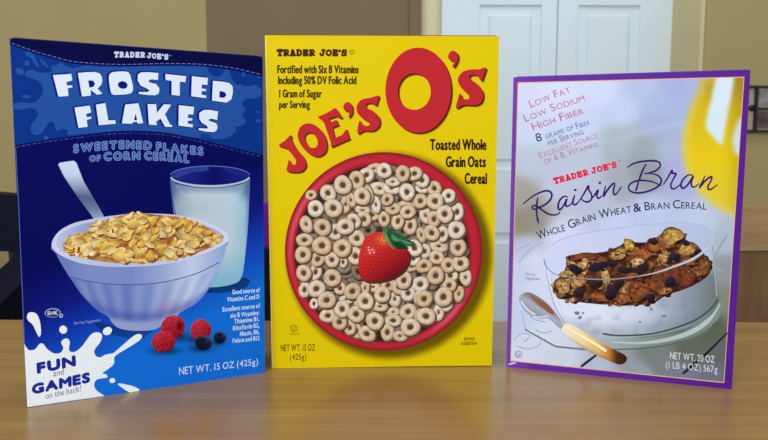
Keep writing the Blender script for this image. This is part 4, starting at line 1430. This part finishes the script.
pal = [(150, 94, 58), (128, 74, 44), (162, 108, 68), (112, 62, 38), (98, 52, 34), (184, 136, 88), (140, 84, 50)]
k_ = 0
while k_ < 105:
    x, y = random.uniform(553, 711), random.uniform(228, 306)
    if not inside([mass], np.array([x]), np.array([y]))[0]:
        continue
    k_ += 1
    e = pdist(mass, np.array([x]), np.array([y]))[0]
    r_ = min(random.uniform(4, 8), e * .8 + 2.5)
    b0 = random.choice(pal) if x > 600 or random.random() < .4 else random.choice([(186, 150, 96), (170, 126, 74), (150, 96, 52), (196, 164, 110)])
    flake3(x, y, r_, r_ * random.uniform(.5, .85), random.uniform(-50, 50), b0)
for x, y, rx, ry, rot, c in [(672, 235.5, 11, 8, 10, (198, 158, 82)), (629.5, 245.5, 5.5, 6, 0, (206, 168, 70)), (688, 250, 9.5, 5.4, 15, (190, 150, 84)), (618, 254, 9, 6, -10, (184, 148, 88)), (583, 256.5, 15, 4, -5, (132, 68, 40)), (643, 254, 9, 6, 0, (158, 88, 48)), (638, 262, 8, 4.5, -15, (196, 160, 110)),
                             (655, 247, 9, 5, 10, (150, 88, 48)), (665, 257, 8, 5, -35, (184, 142, 88)), (584, 264, 3.6, 7, 20, (196, 164, 104)), (566, 274, 7, 3.6, -8, (196, 154, 74)), (562, 286, 8.4, 7.6, 0, (182, 144, 86)), (580, 283, 6, 4, 0, (174, 132, 84)), (605, 276, 5, 9, -15, (188, 150, 102)),
                             (638, 291, 10, 11, 0, (140, 80, 42)), (662, 278, 13, 12, -10, (120, 66, 40)), (684, 277, 13, 9, 0, (116, 58, 36)), (704, 266, 5, 11, 10, (140, 92, 50)), (664, 291, 7, 4, -10, (158, 112, 58)), (600, 297, 9, 5, 10, (140, 82, 44)), (622, 298, 8, 6, 0, (150, 92, 48))]:
    flake3(x, y, rx, ry, rot, c, irr=.16)
for x, y, rx, ry, rot in [(575, 269, 7.5, 4.4, 15), (598, 266.5, 10, 5, -10), (612, 263, 6, 4, 20), (595, 283.5, 7.4, 5.4, 10), (579, 292.6, 6.4, 4.8, -10), (566.5, 296, 4.6, 3.2, 0), (612, 292, 8.4, 7.4, -30), (588, 301, 7, 2, 0), (641, 268.6, 9.4, 4.2, -8), (674, 258, 6.6, 5.8, 20), (653, 241.4, 4.6, 4, 0), (686, 243, 3.6, 3, 0), (697, 252, 4, 2.4, -20), (651, 298, 4.8, 4.6, 0), (625, 270, 8, 3.4, 0), (619, 283, 5, 7, 10), (670, 282, 5, 6, 20)]:
    rc = random.choice([(26, 18, 28), (22, 18, 32), (34, 20, 24)])

    def rcol(t, a, X, Y, x=x, y=y, rc=rc, rx=rx):
        q = np.clip(.5 - ((X - x) * .4 + (Y - y) * .8) / rx, 0, 1)[:, None]
        n = vnoise(X, Y, 1.6, 4)[:, None]
        return np.array(rc) * (.75 + .5 * n) + q * np.array([22, 18, 24])
    P.blob(x, y, rx, ry, rot, rcol, 3, 14, .14)
for _ in range(110):                             # crumbs and flake edges
    x, y = random.uniform(553, 711), random.uniform(228, 306)
    if inside([mass], np.array([x]), np.array([y]))[0]:
        flake3(x, y, random.uniform(.8, 2.6), random.uniform(.5, 1.3), random.uniform(-70, 70), random.choice([(52, 26, 20), (64, 34, 24), (160, 110, 66), (140, 88, 52), (118, 68, 42), (30, 18, 22), (26, 16, 20), (172, 126, 78)]), irr=.25)
# front rim of the glass passes in front of the flakes
P.stroke([(544, 258), (545.4, 265), (553, 273), (566, 277.2)], 1.0, (138, 150, 184))
P.stroke([(560, 275.6), (587, 278.8), (612, 279.2), (640, 276)], 1.3, (150, 140, 140))
P.stroke([(640, 276), (656, 272.6), (673, 266.8), (692.8, 259), (705.7, 249.4), (713, 239), (710.6, 230)], [.8, 1.2, 2.0, 2.6, 2.6, 2.0, 1.2], (186, 194, 212))
P.build()

P = Print(f3, 'printed_spoon', b3, M_p3)
P.fill(spl([(519, 299), (522, 294), (527, 292.2), (534, 294), (546, 302), (554.6, 311.6), (562.5, 322.5), (564, 328), (560, 328.4), (549, 319), (541, 318.6), (533, 317.4), (524.5, 310.8)], True, 4),
       lambda x, y: ramp(((x - 519) * .6 - (y - 305) * .9 + 8) / 30, [(0, (198, 208, 226)), (.35, (140, 152, 172)), (.55, (168, 178, 196)), (.8, (134, 118, 118)), (1, (158, 164, 176))]), 2)
P.fill(spl([(529, 294.6), (537, 297.6), (547, 304.4), (554, 312.6), (552, 314.6), (544, 309), (536, 303)], True, 4), lambda x, y: ramp((x - 529) / 25, [(0, (124, 112, 108)), (.5, (138, 92, 76)), (1, (142, 88, 70))]), 2)
P.stroke([(533, 317), (541, 317), (548, 316)], 1.4, (214, 224, 238))
P.stroke([(521, 301), (527, 309), (535, 314.5)], 1.6, (216, 226, 242))
P.fill(spl([(562.4, 327), (569.5, 323.6), (582, 330.6), (596, 339.6), (613, 349), (624, 354.4), (627, 359), (624, 363.4), (618.6, 364.4), (610.8, 361.4), (591.3, 352.8), (576.2, 343), (563, 332.6)], True, 4),
       lambda x, y: ramp((x - 562) / 65, [(0, (240, 232, 206)), (.3, (236, 220, 170)), (.55, (222, 184, 110)), (.72, (190, 132, 62)), (.84, (82, 42, 20)), (1, (52, 26, 14))]) * (1 - .25 * sstep(2, 8, (y - 325) - (x - 562) * .56 - 4))[..., None], 2)
P.stroke([(566, 327), (580, 335), (597, 345), (606, 351)], [1.0, 2.2, 2.6, 2.4], (250, 240, 204))
P.build()

P = Print(f3, 'claims_lettering', b3, M_p3)
PK = (190, 112, 156)
kw = dict(upright=False, small=.74)
P.text('Low Fat', [(531, 107.8), (551, 99.6), (571, 92.4)], 7.6, PK, wt=.004, **kw)
P.text('Low Sodium', [(525.6, 122), (555, 110.6), (585, 100.6)], 7.6, PK, wt=.004, **kw)
P.text('High Fiber', [(533.4, 130.6), (559, 121.6), (584, 113.6)], 7.6, PK, wt=.006, **kw)
P.text('8', [(537, 142), (542.4, 140.4)], 8.2, (52, 56, 112), wt=.008, upright=False)
GB = (112, 126, 176)
P.text('grams of Fiber', [(546.4, 139), (568, 131.4), (590.4, 124.6)], 6.0, GB, wt=.008, **kw)
P.text('per Serving', [(549, 145.8), (584, 134)], 6.0, GB, wt=.008, **kw)
P.text('Excellent Source', [(540.2, 158.4), (569, 147.6), (598.2, 137.8)], 6.4, (178, 132, 176), wt=.004, **kw)
P.text('of 6 B Vitamins', [(544.6, 164.6), (572, 155), (598.8, 146.4)], 6.4, (170, 128, 176), wt=.004, **kw)
P.build()

P = Print(f3, 'brand_lettering', b3, M_p3)
CR = (212, 30, 72)
P.slab('TRADER', [(554.6, 184.6), (589, 175.4)], 6.9, CR, th=.32, upright=False, gap=.12)
P.slab("JOE'S", [(592, 174.6), (617.5, 167.6)], 6.9, CR, th=.32, upright=False, gap=.12)
P.fill(ell(619.6, 160.6, 1.1, 1.1, n=10), (150, 120, 150))
P.build()


def tf(pts, sc, ox, oy):
    return [(x / sc + ox, y / sc + oy) for x, y in pts]


P = Print(f3, 'title_lettering', b3, M_p3)
A = lambda q: tf(q, 6.4, 515, 165)
Bq = lambda q: tf(q, 6.98, 625, 155)
SC = [A([(52, 250), (80, 226), (120, 196), (170, 172), (205, 165), (230, 175), (235, 200), (220, 230), (185, 258), (145, 275), (122, 284), (110, 272), (122, 260), (142, 264), (180, 293), (215, 314), (252, 320), (278, 312), (288, 300)]),
      A([(146, 208), (140, 250), (138, 300), (144, 345), (152, 374)]),
      A([(336, 206), (318, 200), (294, 216), (278, 246), (277, 276), (288, 286), (308, 264), (332, 216), (324, 246), (328, 264), (346, 260), (368, 240)]),
      A([(382, 194), (372, 225), (371, 248), (384, 255), (406, 238)]),
      A([(406, 238), (432, 198), (456, 158), (470, 134), (472, 156), (488, 186), (490, 216), (468, 236), (438, 230), (424, 214)]),
      A([(490, 214), (512, 190), (532, 160), (524, 196), (534, 214), (556, 198)]),
      A([(580, 134), (572, 166), (566, 200), (584, 172), (606, 142), (628, 118), (638, 124), (630, 160), (634, 188), (652, 182), (680, 140)]),
      Bq([(18, 86), (60, 60), (120, 45), (190, 40), (236, 50), (246, 75), (222, 105), (175, 124), (135, 130)]),
      Bq([(150, 128), (210, 135), (248, 160), (250, 195), (215, 230), (150, 256), (80, 265), (35, 250), (25, 222), (46, 195), (90, 179), (140, 178), (200, 190), (252, 216)]),
      Bq([(148, 62), (122, 110), (100, 170), (82, 230), (74, 252)]),
      Bq([(268, 206), (298, 160), (328, 108), (330, 126), (356, 132), (338, 166), (320, 206), (326, 232), (348, 234), (388, 204)]),
      Bq([(474, 142), (442, 140), (406, 170), (390, 210), (404, 232), (436, 210), (478, 146), (464, 186), (464, 214), (484, 224), (516, 200)]),
      Bq([(558, 148), (540, 186), (520, 228), (552, 188), (590, 156), (606, 154), (598, 184), (580, 216), (582, 240), (606, 236), (644, 206)])]
TP = (54, 26, 104)
for q in SC:
    P.stroke(q, [1.2, 2.0, 2.1, 1.7, 2.0, 1.2], TP)
for x, y in A([(386, 160), (543, 114)]):
    P.fill(ell(x, y, 1.5, 1.3, n=12), TP)
P.build()

P = Print(f3, 'description_lettering', b3, M_p3)
DK = (46, 42, 76)
base = [(538.7, 240), (552, 234.8), (566.6, 230.4), (582, 223.8), (596, 219.8), (614, 215.4), (631, 212.4), (650, 210), (670, 208.6), (690, 208.6), (706.4, 209.8)]
sb_ = spl(base, False, 4)
for st, x0, x1 in (('Whole', 538.7, 565.6), ('Grain', 570, 596), ('Wheat', 600, 631.6), ('Bran', 645, 669.5), ('Cereal', 673, 706.4)):
    q = [(x, np.interp(x, sb_[:, 0], sb_[:, 1])) for x in np.linspace(x0, x1, 7)]
    P.text(st, q, 8.4, DK, wt=.006, upright=False, small=.76, gap=.07)
P.text('&', [(634, 212.2), (641.4, 211)], 8.4, DK, wt=.018, upright=False)
P.build()

P = Print(f3, 'serving_note', b3, M_p3)
P.text('Serving', [(525.6, 275.2), (535, 275.6)], 2.8, (90, 100, 150))
P.text('Suggestion', [(525.2, 279.3), (539.4, 280.2)], 2.8, (90, 100, 150))
P.build()
P = Print(f3, 'certification_mark', b3, M_p3)
P.fill([ell(518.4, 354.2, 3.6, 3.6, n=24), ell(518.4, 354.2, 3.0, 3.0, n=24)], (74, 84, 136))
P.text('U', [(516.9, 356.2), (520, 356.3)], 3.8, (74, 84, 136), wt=.01)
NW = (206, 214, 224)
P.build()
P = Print(f3, 'net_weight_lettering', b3, M_p3)
P.text('NET WT. 20 OZ', [(670, 358.8), (714.4, 362.8)], 6.8, NW, wt=.008)
P.text('(1 LB 4 OZ) 567g', [(665.8, 367.8), (717.4, 372.6)], 6.6, NW, wt=.004)
P.build()
P = Print(f3, 'corner_crease_glint', b3, M_p3, 'crushed crease at the lower left corner, glint painted white')
P.stroke([(508.4, 364.6), (512, 363.4), (516, 363.0)], [.8, 2.0, .8], (214, 200, 240))        # crushed corner crease, its white glint painted on
P.build()
